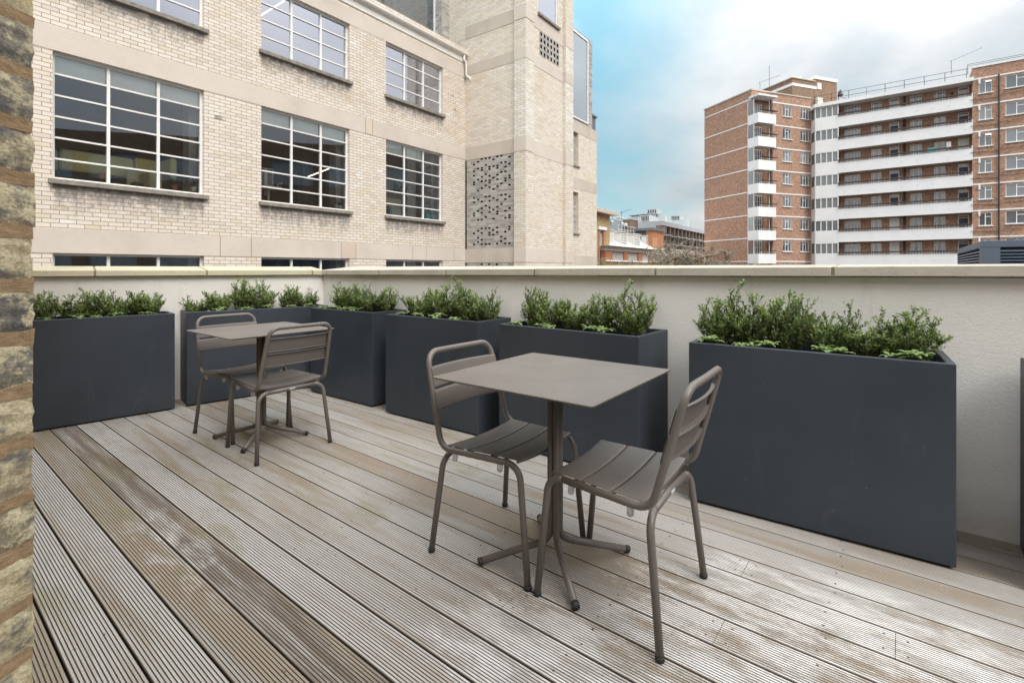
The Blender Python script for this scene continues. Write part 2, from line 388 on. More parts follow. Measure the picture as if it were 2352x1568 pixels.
base = m.mix(.8, base, m.ramp(wn.outputs['Value'], [(0, (.80, .78, .76)), (.5, (.97, .96, .95)), (1, (1.10, 1.10, 1.11))]), 'MULTIPLY')
brown = m.ramp(m.math('ADD', st, m.math('MULTIPLY', m.math('SUBTRACT', wn.outputs['Value'], .5), -.20)), [(.45, 0.0), (.60, 1.0)])
base = m.mix(m.math('MULTIPLY', brown, .66), base, (.275, .20, .125))
# the dark soaked board and mossy patches near the left planters
hb = m.math('COMPARE', bi, 5.0); hb.node.inputs[2].default_value = .4
dk = m.math('MULTIPLY', hb, m.ramp(m.noise(m.co('UV', (1.0, 16, 1)), 1.3, 6, .7), [(.36, 0.0), (.56, 1.0)]))
base = m.mix(m.math('MULTIPLY', dk, .8), base, (.115, .075, .05))
moss = m.math('MULTIPLY', m.ramp(m.noise(m.co('UV', (1.4, 7, 1)), 1.3, 5, .6), [(.54, 0.0), (.66, 1.0)]), m.math('LESS_THAN', sp.outputs[0], -1.9))
base = m.mix(m.math('MULTIPLY', moss, .5), base, (.24, .22, .10))
# chalky white spill in front of the right chair, plus speckles
def blob(cx, cy, rx, ry):
    dx = m.math('DIVIDE', m.math('SUBTRACT', sp.outputs[0], cx), rx); dy = m.math('DIVIDE', m.math('SUBTRACT', sp.outputs[1], cy), ry)
    return m.math('SUBTRACT', 1.0, m.math('ADD', m.math('MULTIPLY', dx, dx), m.math('MULTIPLY', dy, dy)), True)
bl = m.math('MAXIMUM', m.math('MAXIMUM', blob(-.45, 1.66, .55, .38), blob(-.85, 1.22, .5, .32)), m.math('MAXIMUM', blob(-.05, 2.0, .75, .30), m.math('MULTIPLY', blob(-2.4, .75, .7, .22), .35)))
ch = m.ramp(m.math('ADD', m.noise(m.co('UV', (1.0, 3.4, 1)), 4.2, 8, .74, .3), m.math('MULTIPLY', bl, .14)), [(.53, 0.0), (.68, 1.0)])
chalk = m.math('MULTIPLY', m.math('MULTIPLY', ch, m.math('MULTIPLY', bl, 2.2, True)), .75)
edge_dark = m.math('MULTIPLY', m.math('MULTIPLY', m.math('SUBTRACT', sp.outputs[1], 2.40), 4.0, True), m.ramp(m.noise(m.co('UV', (1, 3, 1)), 1.6, 5), [(.35, .2), (.65, 1.0)]))  # boards darken in patches towards the long parapet
base = m.mix(m.math('MULTIPLY', edge_dark, .85), base, (.14, .11, .085))
base = m.mix(chalk, base, (.74, .735, .735))
vo = m.n('ShaderNodeTexVoronoi'); vo.inputs['Scale'].default_value = 55; m.l(m.co('UV', (.8, 1, 1)), vo.inputs['Vector'])
vs = m.n('ShaderNodeSeparateColor'); m.l(vo.outputs['Color'], vs.inputs[0])
near = m.math('MULTIPLY', blob(-.2, 1.5, 1.7, 1.2), 1.6, True)
spk = m.math('MULTIPLY', m.math('MULTIPLY', m.ramp(vo.outputs['Distance'], [(.10, 1.0), (.20, 0.0)]), m.math('GREATER_THAN', vs.outputs[0], .72)), near)
base = m.mix(m.math('MULTIPLY', spk, .75), base, (.66, .65, .63))
geo = m.n('ShaderNodeNewGeometry'); gs = m.n('ShaderNodeSeparateXYZ'); m.l(geo.outputs['Position'], gs.inputs[0])
low = m.math('LESS_THAN', gs.outputs[2], -.0012)
lowc = m.mix(m.math('MULTIPLY', chalk, .8), (.095, .080, .068), (.38, .37, .36))
base = m.mix(low, base, lowc)
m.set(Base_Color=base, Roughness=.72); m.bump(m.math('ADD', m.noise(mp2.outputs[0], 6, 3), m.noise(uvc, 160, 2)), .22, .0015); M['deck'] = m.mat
M['screw'] = plain('rusty_screw', (.07, .055, .03), .5, .3, 40)
# leaves
def leaf_mat(name, a, b, c, rough=.42, trans=.25):
    m = NT(name); g = m.n('ShaderNodeNewGeometry')
    col = m.ramp(g.outputs['Random Per Island'], [(0, a), (.5, b), (1, c)])
    m.set(Base_Color=col, Roughness=rough)
    tr = m.n('ShaderNodeBsdfTranslucent'); m.l(col, tr.inputs[0]); mx = m.n('ShaderNodeMixShader'); mx.inputs[0].default_value = trans
    m.l(m.p.outputs[0], mx.inputs[1]); m.l(tr.outputs[0], mx.inputs[2]); m.l(mx.outputs[0], m.out.inputs[0])
    return m.mat
M['leaf'] = leaf_mat('holly_leaf', (.066, .112, .038), (.115, .185, .058), (.20, .275, .09))
M['leaf_new'] = leaf_mat('young_holly_leaf', (.17, .26, .06), (.27, .37, .10), (.40, .47, .16))
M['pachy'] = leaf_mat('pachysandra_leaf', (.17, .25, .085), (.24, .33, .12), (.33, .42, .18), .5, .3)
M['houseplant'] = leaf_mat('houseplant_leaf', (.03, .10, .03), (.06, .17, .05), (.12, .26, .08), .5, .3)
M['bark'] = plain('brown_stem', (.10, .065, .045), .8, .3, 40)
M['treebark'] = plain('bare_tree_bark', (.27, .225, .175), .9, .35, 3)
M['soil'] = plain('dark_soil', (.03, .022, .017), .95, .4, 30, bump=.8)
M['ground'] = plain('ground_asphalt', (.06, .06, .06), .9, .3, .2)
M['gravel'] = plain('flat_roof_felt', (.22, .21, .20), .9, .2, 1)

# ------------------------------------------------------------------ world and sun
w = bpy.data.worlds.new('World'); S.world = w; w.use_nodes = True; nt = w.node_tree; nt.nodes.clear()
def wn_(t, **k):
    x = nt.nodes.new(t)
    for a, b in k.items(): setattr(x, a, b)
    return x
SUN_EL, SUN_AZ = R(48), R(150)     # compass azimuth measured clockwise from +Y
sky = wn_('ShaderNodeTexSky', sky_type='NISHITA'); sky.sun_disc = False; sky.sun_elevation = SUN_EL; sky.sun_rotation = SUN_AZ; sky.air_density = 1.0; sky.dust_density = .6; sky.ozone_density = 1.5
bg = wn_('ShaderNodeBackground'); out = wn_('ShaderNodeOutputWorld'); tc = wn_('ShaderNodeTexCoord'); L = nt.links.new
def wm(op, a, b=None, cl=False):
    x = wn_('ShaderNodeMath', operation=op); x.use_clamp = cl
    for i, val in enumerate((a, b)):
        if val is None: continue
        if isinstance(val, (int, float)): x.inputs[i].default_value = val
        else: L(val, x.inputs[i])
    return x.outputs[0]
def wmix(f, a, b, mode='MIX'):
    x = wn_('ShaderNodeMix', data_type='RGBA', blend_type=mode)
    for sock, val in ((x.inputs[0], f), (x.inputs[6], a), (x.inputs[7], b)):
        if isinstance(val, (int, float)): sock.default_value = val
        elif isinstance(val, tuple): sock.default_value = (*val, 1)
        else: L(val, sock)
    return x.outputs[2]
def wramp(f, st):
    x = wn_('ShaderNodeValToRGB'); e = x.color_ramp.elements
    while len(e) < len(st): e.new(.5)
    for i, (p, c_) in enumerate(st): e[i].position = p; e[i].color = (*c_, 1) if isinstance(c_, tuple) else (c_, c_, c_, 1)
    L(f, x.inputs[0]); return x.outputs[0]
sep = wn_('ShaderNodeSeparateXYZ'); L(tc.outputs['Generated'], sep.inputs[0])
# flatten the direction so that clouds lie on a layer
den = wm('ADD', sep.outputs[2], .28); cx = wm('DIVIDE', sep.outputs[0], den); cy = wm('DIVIDE', sep.outputs[1], den)
cmb = wn_('ShaderNodeCombineXYZ'); L(cx, cmb.inputs[0]); L(cy, cmb.inputs[1]); cmb.inputs[2].default_value = 3.3
def wnoise(sc, det, ro, di=0):
    x = wn_('ShaderNodeTexNoise'); x.inputs['Scale'].default_value = sc; x.inputs['Detail'].default_value = det; x.inputs['Roughness'].default_value = ro; x.inputs['Distortion'].default_value = di
    L(cmb.outputs[0], x.inputs['Vector']); return x.outputs['Fac']
n1 = wnoise(.85, 7, .55, .15); n2 = wnoise(1.7, 6, .55)
# blue gap around the direction (x/y about .24), cloud bank to its right
azr = wm('DIVIDE', sep.outputs[0], wm('MAXIMUM', sep.outputs[1], .05))
gap = wm('MULTIPLY', wm('SUBTRACT', 1.0, wm('ABSOLUTE', wm('DIVIDE', wm('SUBTRACT', azr, .16), .27)), True), wm('GREATER_THAN', sep.outputs[1], 0.0))
lowb = wm('SUBTRACT', 1.0, wm('MULTIPLY', sep.outputs[2], 3.6), True)
cm = wm('ADD', wm('SUBTRACT', wm('ADD', n1, .16), wm('MULTIPLY', gap, .30)), wm('MULTIPLY', wm('MULTIPLY', lowb, gap), -.34))
cmask = wramp(cm, [(.33, 0.0), (.66, 1.0)])
blue = wmix(1.0, sky.outputs[0], (.085, .125, .118), 'MULTIPLY')
blue = wmix(.6, blue, (.34, .62, .71))
hz = wm('SUBTRACT', 1.0, wm('MULTIPLY', sep.outputs[2], 3.4), True)
blue = wmix(wm('MULTIPLY', hz, .8), blue, (.60, .79, .85))
cloud = wramp(n2, [(.30, (.60, .60, .62)), (.48, (.76, .755, .755)), (.68, (.90, .90, .89))])
skyc = wmix(cmask, blue, cloud)
# overcast brightening towards the zenith
zb = wm('ADD', .97, wm('MULTIPLY', wm('POWER', wm('MAXIMUM', wm('SUBTRACT', sep.outputs[2], .15), 0.0), 1.5), 4.6))
cz = wn_('ShaderNodeCombineColor'); [L(zb, cz.inputs[i]) for i in range(3)]
skyc = wmix(1.0, skyc, cz.outputs[0], 'MULTIPLY')
L(skyc, bg.inputs[0]); bg.inputs[1].default_value = 1.0; L(bg.outputs[0], out.inputs[0])
sd = bpy.data.lights.new('sun', 'SUN'); sd.energy = 2.3; sd.angle = R(28); sd.color = (1, .955, .89)
so = bpy.data.objects.new('sun', sd); COL.objects.link(so)
sdir = Vector((math.sin(SUN_AZ)*math.cos(SUN_EL), math.cos(SUN_AZ)*math.cos(SUN_EL), math.sin(SUN_EL)))
so.rotation_euler = sdir.to_track_quat('Z', 'Y').to_euler(); so.location = (0, 0, 30)
GZ = -9.0
MB().quad((-1500, -1500, GZ), (1500, -1500, GZ), (1500, 1500, GZ), (-1500, 1500, GZ)).build('ground', M['ground'], kind='structure')
# ================================================================== TERRACE
GA = math.atan2(-.619, .785); G = Frame(0, 0, GA)         # x along the boards / parapet, y towards the parapet
def gwall_x(y): return -4.879-(2.926-y)*.154                # front plane of the left parapet in this frame
def rwall_y(x): return 2.926+(x+4.879)*.0109                # front plane of the long parapet
# ---- deck: real grooved boards
mb = MB(); NG = 12; bw = PITCH-.0058
random.seed(3)
screws = MB(); sc_o = 0
for k in range(-3, 23):
    y0 = Q0+k*PITCH+.0032-.0000
    prof = [(0, -.022), (0, -.003), (.003, 0)]
    gp = (bw-.012)/NG
    for g in range(NG):
        c_ = .006+gp*(g+.5)
        prof += [(c_-.0019, 0), (c_-.0010, -.0034), (c_+.0010, -.0034), (c_+.0019, 0)]
    prof += [(bw-.003, 0), (bw, -.003), (bw, -.022)]
    xe = gwall_x(y0)-.08; js = []
    x = xe; first = random.uniform(.9, 3.2)
    x2 = x+first
    while x < 4.2:
        x2 = min(x2, 4.2)
        b = len(mb.v)
        for xx in (x, x2-.0015):
            for (dy, z) in prof: mb.v.append((xx, y0+dy, z))
        n = len(prof)
        for i in range(n-1):
            mb.f.append((b+i, b+n+i, b+n+i+1, b+i+1)); mb.m.append(0)
        mb.f.append(tuple(b+i for i in range(n))); mb.m.append(0)
        mb.f.append(tuple(b+n+i for i in range(n-1, -1, -1))); mb.m.append(0)
        js.append(x2); x = x2; x2 = x+random.choice((3.6, 3.0, 2.4))
    xs_ = [-5.0+.6*i for i in range(16)]
    if 0 <= y0 < 2.9:
        for xj in xs_:
            for dy in (.030, bw-.030):
                screws.lathe(xj+random.uniform(-.012, .012), y0+dy+random.uniform(-.002, .002), [(.0042, -.002), (.0042, .0004), (.002, .0005)], 8)
        for xj in js[:-1]:
            for dx in (-.03, .03):
                for dy in (.030, bw-.030): screws.lathe(xj+dx, y0+dy, [(.0042, -.002), (.0042, .0004), (.002, .0005)], 8)
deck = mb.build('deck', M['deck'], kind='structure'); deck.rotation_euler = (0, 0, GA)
o = screws.build('deck_screws', M['screw'], kind='stuff'); o.parent = deck
MB().quad((-6, -.5, -.06), (4.4, -.5, -.06), (4.4, 3.3, -.06), (-6, 3.3, -.06)).build('deck_substrate', M['void'], deck)

# ---- parapets
def parapet(label, P0, P1, zt0, zb0, zt1, zb1, joints, side, matc, th=.30, ext0=0, ext1=0, ovh=.042, zback=1.192):
    """P0->P1 front face line in world; building side is to the left of the direction when side=1"""
    a = math.atan2(P1[1]-P0[1], P1[0]-P0[0]); Ln = math.hypot(P1[0]-P0[0], P1[1]-P0[1])
    root = empty('parapet_wall', (P0[0], P0[1], 0), a, label, 'parapet wall')
    wl = MB()
    f = lambda x: (zb0+(zb1-zb0)*x/Ln)-.004
    x0, x1 = -ext0, Ln+ext1
    NX = 24; NZ = 10
    for i in range(NX):
        xa, xb = x0+(x1-x0)*i/NX, x0+(x1-x0)*(i+1)/NX
        wl.quad((xa, 0, -.05), (xb, 0, -.05), (xb, 0, f(xb)), (xa, 0, f(xa)))
    wl.quad((x0, side*th, GZ), (x1, side*th, GZ), (x1, side*th, f(x1)), (x0, side*th, f(x0)))
    for xx in (x0, x1): wl.quad((xx, 0, -.05), (xx, side*th, -.05), (xx, side*th, f(xx)), (xx, 0, f(xx)))
    wl.build('wall_face', M['stucco'], root)
    js = [x0]+[j for j in joints]+[x1]
    for i in range(len(js)-1):
        xa, xb = js[i]+.007, js[i+1]-.007
        p = []
        dz = random.uniform(-.0012, .0012)
        zt = lambda x: zt0+(zt1-zt0)*x/Ln+dz
        zb = lambda x: zb0+(zb1-zb0)*x/Ln+dz
        y0, y1 = -side*ovh+random.uniform(-.002, .002), side*(th+.04)
        if side == 1: order = [(xa, y0), (xb, y0), (xb, y1), (xa, y1)]
        else: order = [(xa, y1), (xb, y1), (xb, y0), (xa, y0)]
        bot = [(x, y, zb(x)) for x, y in order]
        top = [(x, y, (zt(x) if y == y0 else zback)) for x, y in order]
        c = MB().hexa(bot+top); st = c.build('coping_stone', matc, root, bevel=.004)
    mj = MB()
    for j in joints:
        zt, zb = zt0+(zt1-zt0)*j/Ln, zb0+(zb1-zb0)*j/Ln
        a_, b_ = (-side*ovh+side*.004), side*(th+.036)
        ya, yb = min(a_, b_), max(a_, b_)
        fz = lambda y: (zt-.003) if abs(y-a_) < 1e-6 else zback-.003
        mj.hexa([(j-.0085, ya, zb+.002), (j+.0085, ya, zb+.002), (j+.0085, yb, zb+.002), (j-.0085, yb, zb+.002), (j-.0085, ya, fz(ya)), (j+.0085, ya, fz(ya)), (j+.0085, yb, fz(yb)), (j-.0085, yb, fz(yb))])
    if joints: mj.build('mortar_joint', M['joint'], root)
    return root
C = (-2.02, 5.32)
W1 = G.wor(3.9, rwall_y(3.9))
Ft = Frame(C[0], C[1], math.atan2(W1[1]-C[1], W1[0]-C[0]))
jr = [Ft.on_y(u, 620, -.04)[0] for u in (749.4, 869.4, 1023.8, 1227, 1504.5, 1912)]
Ln = math.hypot(W1[0]-C[0], W1[1]-C[1])
sl = .0295/5.27
jr += [jr[-1]+.98*k for k in range(1, 4) if jr[-1]+.98*k < Ln-.2]
parapet('pale textured parapet along the back of the deck behind the right-hand planters', C, W1, 1.154, 1.105, 1.154+sl*Ln, 1.105+.0295/5.27*Ln, jr, 1, M['coping'], ext0=.0)
WL = (C[0]-.752*6.2, C[1]-.66*6.2)
Fl = Frame(WL[0], WL[1], math.atan2(C[1]-WL[1], C[0]-WL[0])); LL = 6.2*math.hypot(.752, .66)
jl = [Fl.on_y(u, 620, -.04)[0] for u in (218, 475, 717.8)]
jl = [jl[0]-1.05, jl[0]-2.1]+jl
jl = sorted(j for j in jl if j > .2)
parapet('pale textured parapet at the left end of the deck, with mossy yellowish coping stones', WL, C, 1.163, 1.118, 1.154, 1.105, jl, 1, M['coping_moss'], ext1=0.0)
# corner coping filler
a0 = math.atan2(W1[1]-C[1], W1[0]-C[0]); 
cc = MB(); q = lambda dx, dy: (C[0]+dx, C[1]+dy)
nR = (-math.sin(a0), math.cos(a0)); aL = math.atan2(C[1]-WL[1], C[0]-WL[0]); nL = (-math.sin(aL), math.cos(aL)); tL = (math.cos(aL), math.sin(aL)); tR = (math.cos(a0), math.sin(a0))
# ---- own building: brick wall with a doorway in which the camera stands
own = empty('brick_building', (G.wor(-.95, .1)[0], G.wor(-.95, .1)[1], 0), GA, 'brick building the terrace opens out of, seen only as the pier at the left edge', 'building')
ow = MB()
ow.box(-8, -.03, -.35, 0, GZ, 3.0); ow.box(2.45, 9, -.35, 0, GZ, 3.0); ow.box(-.03, 2.45, -.35, 0, 2.35, 3.0); ow.box(-.03, 2.45, -.35, 0, GZ, -.12)
ow.build('wall', M['brick_yellow'], own)
MB().box(-8.1, 9.1, -6, .06, 3.0, 3.15).build('roof', M['gravel'], own)
# pier of stock bricks at the left edge of the view (the door jamb)
pj = (-.6705, .700)
pang = math.atan2(-1, -.12)
pier = empty('brick_pier', (pj[0], pj[1], 0), pang, 'weathered yellow stock brick pier with thick brown mortar at the left edge', 'brick pier')
# local x runs from the outer corner towards the camera, local y = away from the opening is -? (the visible face is y=0, body at y<0)
m = NT('weathered_stock_brick'); co = m.co('Object', (1, 1, 1.4)); g = m.n('ShaderNodeNewGeometry')
n = m.noise(co, 34, 7, .72, .1); n2 = m.noise(co, 13, 5, .65)
ca = m.ramp(g.outputs['Random Per Island'], [(0, (.16, .15, .14)), (.3, (.56, .47, .30)), (.6, (.80, .66, .38)), (.8, (.22, .21, .20)), (1, (.46, .40, .30))])
col = m.mix(m.ramp(n, [(.46, 0.0), (.54, 1.0)]), ca, (.80, .70, .46)); col = m.mix(m.ramp(n2, [(.51, 0.0), (.60, .85)]), col, (.17, .165, .165)); col = m.mix(.6, col, m.ramp(m.noise(co, 190, 4, .7), [(.35, .6), (.6, 1.15)]), 'MULTIPLY')
m.set(Base_Color=col, Roughness=.9); m.bump(n, 1.0, .008); M['stock'] = m.mat
m = NT('brown_mortar'); co = m.co('Object', (1, 1, 2)); n = m.noise(co, 40, 5, .7)
m.set(Base_Color=m.ramp(n, [(.3, (.30, .20, .11)), (.7, (.54, .38, .22))]), Roughness=.95); m.bump(n, .9, .006); M['mortar_brown'] = m.mat
mo = MB(); bk = MB(); random.seed(11)
k = -17; z0m = 1.148
zc = z0m-.0735*16
while zc < 2.7:
    hz = .0735; mt = random.uniform(.012, .018)
    # brick between zc+mt/2 and zc+hz-mt/2, outline jittered
    za, zb_ = zc+mt/2, zc+hz-mt/2
    ox = random.uniform(-.003, .003)
    NXp, NZp = 5, 5
    # front face patch grid (face y=0), and end face (x=0)
    b = len(bk.v)
    pts = []
    for i in range(NXp+1):
        for j in range(NZp+1):
            fx = ox+(.23-ox)*((i/NXp)**1.6); fz = za+(zb_-za)*j/NZp
            e = .004 if i == 0 or j in (0, NZp) else .0
            pts.append((fx+random.uniform(-.0016, .0016)+(.002 if (i == 0 and j in (0, NZp)) else 0), -e+random.uniform(-.0016, .0016), fz+random.uniform(-.0014, .0014)))
    fs = [(i*(NZp+1)+j, (i+1)*(NZp+1)+j, (i+1)*(NZp+1)+j+1, i*(NZp+1)+j+1) for i in range(NXp) for j in range(NZp)]
    nb = len(pts)
    for j in range(NZp+1): pts.append((pts[j][0]+random.uniform(0, .002), -.10, pts[j][2]))
    fs += [(j+1, nb+j+1, nb+j, j) for j in range(NZp)]
    # top and bottom
    for i in range(NXp+1): pts.append((pts[i*(NZp+1)][0], -.10, za))
    n3 = nb+NZp+1
    for i in range(NXp+1): pts.append((pts[i*(NZp+1)][0], -.10, zb_))
    n4 = n3+NXp+1
    fs += [(i*(NZp+1), n3+i, n3+i+1, (i+1)*(NZp+1)) for i in range(NXp)]
    fs += [(i*(NZp+1)+NZp, (i+1)*(NZp+1)+NZp, n4+i+1, n4+i) for i in range(NXp)]
    bk.add(pts, fs)
    # mortar strip
    zc0, zc1 = zc-mt/2-.002, zc+mt/2+.002
    r_ = [(.001+random.uniform(-.0015, .003)) for _ in range(4)]
    mo.hexa([(r_[0], -.0965, zc0), (.23, -.0965, zc0), (.23, -.003, zc0), (r_[1], -.003, zc0), (r_[2], -.0965, zc1), (.23, -.0965, zc1), (.23, -.003, zc1), (r_[3], -.003, zc1)])
    zc += hz
bk.build('brickwork', M['stock'], pier); mo.build('mortar', M['mortar_brown'], pier)
for ch in pier.children: ch.scale = (1, 1, 1)

# ---- planters
PH = .80
def planter(FL, FR, depth, label, nshr=5, seed=0, hs=None):
    a = math.atan2(FR[1]-FL[1], FR[0]-FL[0]); Ln = math.hypot(FR[0]-FL[0], FR[1]-FL[1])
    r = empty('planter', (FL[0], FL[1], 0), a, label, 'planter', 'anthracite planters round the deck')
    t = .028; z0 = .012
    mb = MB()
    # outer shell, rim, inner walls
    o = [(0, 0), (Ln, 0), (Ln, depth), (0, depth)]; i_ = [(t, t), (Ln-t, t), (Ln-t, depth-t), (t, depth-t)]
    vs = [(x, y, z0) for x, y in o]+[(x, y, PH) for x, y in o]+[(x, y, PH) for x, y in i_]+[(x, y, PH-.12) for x, y in i_]
    fs = []
    for k in range(4):
        k2 = (k+1) % 4
        fs += [(k, k2, 4+k2, 4+k), (4+k, 4+k2, 8+k2, 8+k), (8+k, 8+k2, 12+k2, 12+k)]
    fs += [(3, 2, 1, 0)]
    mb.add(vs, fs); mb.build('shell', M['planter'], r, bevel=.0035)
    MB().box(.02, Ln-.02, .02, depth-.02, 0, z0+.004).build('plinth', M['rubber'], r)
    g = MB(); nx, ny = 16, 6; vs = []
    random.seed(seed+5)
    for i in range(nx+1):
        for j in range(ny+1): vs.append((t+(Ln-2*t)*i/nx, t+(depth-2*t)*j/ny, PH-.065+random.uniform(-.008, .008)))
    g.add(vs, [(i*(ny+1)+j, (i+1)*(ny+1)+j, (i+1)*(ny+1)+j+1, i*(ny+1)+j+1) for i in range(nx) for j in range(ny)]).build('soil', M['soil'], r)
    return r, a, Ln, depth
PL = [
 ((-3.42, 3.54), (-2.805, 4.13), .33, 'long anthracite planter in front of the left parapet, partly hidden by the brick pier'),
 ((-2.755, 4.205), (-1.85, 5.0), .40, 'long anthracite planter in the back left corner, behind the far table'),
 ((-1.913, 4.715), (-1.178, 4.18), .40, 'anthracite planter set in front of the parapet just right of the wall corner'),
 ((-1.028, 4.031), (-.236, 3.455), .41, 'anthracite planter in the middle of the long parapet, behind the near left chair'),
 ((-.087, 3.330), (.690, 2.700), .41, 'anthracite planter directly behind the near square table'),
 ((.892, 2.505), (1.720, 1.920), .41, 'large anthracite planter nearest the camera, right of the near chairs'),
 ((1.884, 1.772), (2.684, 1.141), .38, 'anthracite planter cut off by the right edge of the view'),
]
# ---- shrubs (fine-leaved holly) and pachysandra
def leaf(mb, base, d, up, L_, W_, mi):
    d = d.normalized(); s = d.cross(up)
    if s.length < .05: s = d.cross(Vector((1, 0, 0)))
    s.normalize(); n = s.cross(d).normalized()
    p0 = base; p1 = base+d*L_*.38+n*L_*.04; p2 = base+d*L_+n*L_*-.03
    l1 = base+d*L_*.34+s*W_*.5+n*W_*.16; l2 = base+d*L_*.74+s*W_*.42+n*W_*.12
    r1 = base+d*L_*.34-s*W_*.5+n*W_*.16; r2 = base+d*L_*.74-s*W_*.42+n*W_*.12
    mb.add([p0, l1, l2, p2, r2, r1], [(0, 3, 2, 1), (0, 5, 4, 3)], mi)
def shrub_meshes(seed, H, spread, lean):
    rr = random.Random(seed); st = MB(); lv = MB()
    def twig(p, d, L_, r, lvl, tipnew):
        n = max(3, int(L_/.018)); pts = [Vector(p)]; dd = d.normalized()
        for i in range(n):
            dd = (dd+Vector((rr.uniform(-.11, .11), rr.uniform(-.11, .11), rr.uniform(-.03, .10)))).normalized(); pts.append(pts[-1]+dd*(L_/n))
        rad = [r*(1-.72*i/n) for i in range(n+1)]
        st.tube(pts, rad, 4 if lvl else 5, 0, False)
        # leaves
        step = .0078; tot = L_; x = L_*(.22 if lvl == 0 else .04); k = 0; ph = rr.uniform(0, 6)
        while x < tot:
            i = min(n-1, int(x/tot*n)); f = x/tot*n-i; P = pts[i].lerp(pts[i+1], f); t = (pts[i+1]-pts[i]).normalized()
            a = ph+k*2.39996; u = t.cross(Vector((0, 0, 1)));
            if u.length < .1: u = Vector((1, 0, 0))
            u.normalize(); v = t.cross(u); rd = u*math.cos(a)+v*math.sin(a)
            tip = x/tot
            dv = (rd*.9+t*(.55+.5*tip)+Vector((0, 0, .18))).normalized()
            Lf = rr.uniform(.0118, .0182)*(1.0-.12*tip); 
            mi = 1 if (tip > .72 and tipnew and rr.random() < .62) or rr.random() < .03 else 0
            if lvl == 0 and tip < .45 and rr.random() < .55: pass
            else: leaf(lv, P, dv, Vector((rr.uniform(-.5, .5), rr.uniform(-.5, .5), 1)), Lf, Lf*rr.uniform(.48, .6), mi)
            k += 1; x += step*rr.uniform(.75, 1.3)
        for q in (-1, 1):
            leaf(lv, pts[-1], (dd+Vector((q*.5, rr.uniform(-.5, .5), .2))), Vector((0, 0, 1)), .013, .006, 1 if tipnew else 0)
        if lvl < 2:
            nb = 8 if lvl == 0 else 4
            for b in range(nb):
                f = rr.uniform(.16, .92); i = min(n-1, int(f*n)); t = (pts[i+1]-pts[i]).normalized()
                a = rr.uniform(0, 2*PI); sd = Vector((math.cos(a), math.sin(a), rr.uniform(.1, .6)))
                twig(pts[i], (t*.75+sd*.8), L_*rr.uniform(.28, .5)*(1-.3*f), r*.55, lvl+1, tipnew)
    ns = 14
    for s in range(ns):
        a = 2*PI*s/ns+rr.uniform(-.35, .35); k = rr.uniform(.25, 1.0)*spread
        d = Vector((math.cos(a)*k+lean, math.sin(a)*k*.75, 1))
        twig(Vector((math.cos(a)*.012, math.sin(a)*.012, -.02)), d, H*rr.uniform(.68, .94)*(1 if k < .5 else .85), .0032, 0, rr.random() < .75)
    me_s = st.build('stems', M['bark'], smooth=True); me_l = lv.build('foliage', [M['leaf'], M['leaf_new']])
    return me_s, me_l
SH = []
for i, (H, sp, ln_) in enumerate([(.32, .8, .0), (.30, 1.0, .10), (.34, .7, -.06), (.29, 1.05, -.12), (.32, .9, .05)]):
    s_, l_ = shrub_meshes(100+i, H, sp, ln_); SH.append((s_, l_))
used = [False]*5
def place_shrub(x, y, z, rz, sc, var, label):
    r = empty('holly_shrub', (x, y, z), rz, label, 'shrub', 'small-leaved holly shrubs in the planters')
    for src in SH[var]:
        c = src if not used[var] else src.copy()
        if used[var]: COL.objects.link(c)
        c.parent = r
    used[var] = True
    r.scale = (sc[0], sc[1], sc[2])
def pachy_mesh(seed):
    rr = random.Random(seed); mb = MB(); st = MB()
    for rz in range(rr.choice((2, 3))):
        cx, cy = rr.uniform(-.035, .035), rr.uniform(-.02, .02); h = rr.uniform(.035, .055)
        st.tube([(cx*.5, cy*.5, -.03), (cx, cy, h)], .0025, 5)
        n = rr.choice((6, 7, 8)); a0 = rr.uniform(0, 6)
        for k in range(n):
            a = a0+2*PI*k/n+rr.uniform(-.25, .25); L_ = rr.uniform(.042, .06); W_ = L_*rr.uniform(.42, .52)
            el = rr.uniform(-.05, .5); P = Vector((cx, cy, h))
            d = Vector((math.cos(a)*math.cos(el), math.sin(a)*math.cos(el), math.sin(el))); s = Vector((-math.sin(a), math.cos(a), 0)); n_ = d.cross(s)*-1
            rows = [(0, .06, 0), (.22, .22, .02), (.5, .46, .03), (.72, .5, .01), (.88, .3, -.03), (1.0, .02, -.09)]
            vs = []
            for f, wd, dz in rows:
                c_ = P+d*L_*f+Vector((0, 0, 1))*L_*dz*1.4
                vs += [c_+s*W_*wd+Vector((0, 0, W_*wd*.25)), c_, c_-s*W_*wd+Vector((0, 0, W_*wd*.25))]
            fs = []
            for i in range(5): fs += [(3*i, 3*i+1, 3*i+4, 3*i+3), (3*i+1, 3*i+2, 3*i+5, 3*i+4)]
            mb.add(vs, fs)
    return st.build('stem', M['bark']), mb.build('leaves', M['pachy'], smooth=True)
PA = [pachy_mesh(40+i) for i in range(4)]; pused = [False]*4
def place_pachy(x, y, z, rz, sc, var, label):
    r = empty('pachysandra_plant', (x, y, z), rz, label, 'plant', 'pale green pachysandra plants in the planters')
    for src in PA[var]:
        c = src if not pused[var] else src.copy()
        if pused[var]: COL.objects.link(c)
        c.parent = r
    pused[var] = True; r.scale = (sc,)*3
ORD = ['first', 'second', 'third', 'fourth', 'fifth', 'sixth', 'seventh']
PN = ['the planter beside the brick pier', 'the back left corner planter', 'the planter right of the wall corner', 'the middle planter', 'the planter behind the near table', 'the large planter nearest the camera', 'the planter at the right edge']
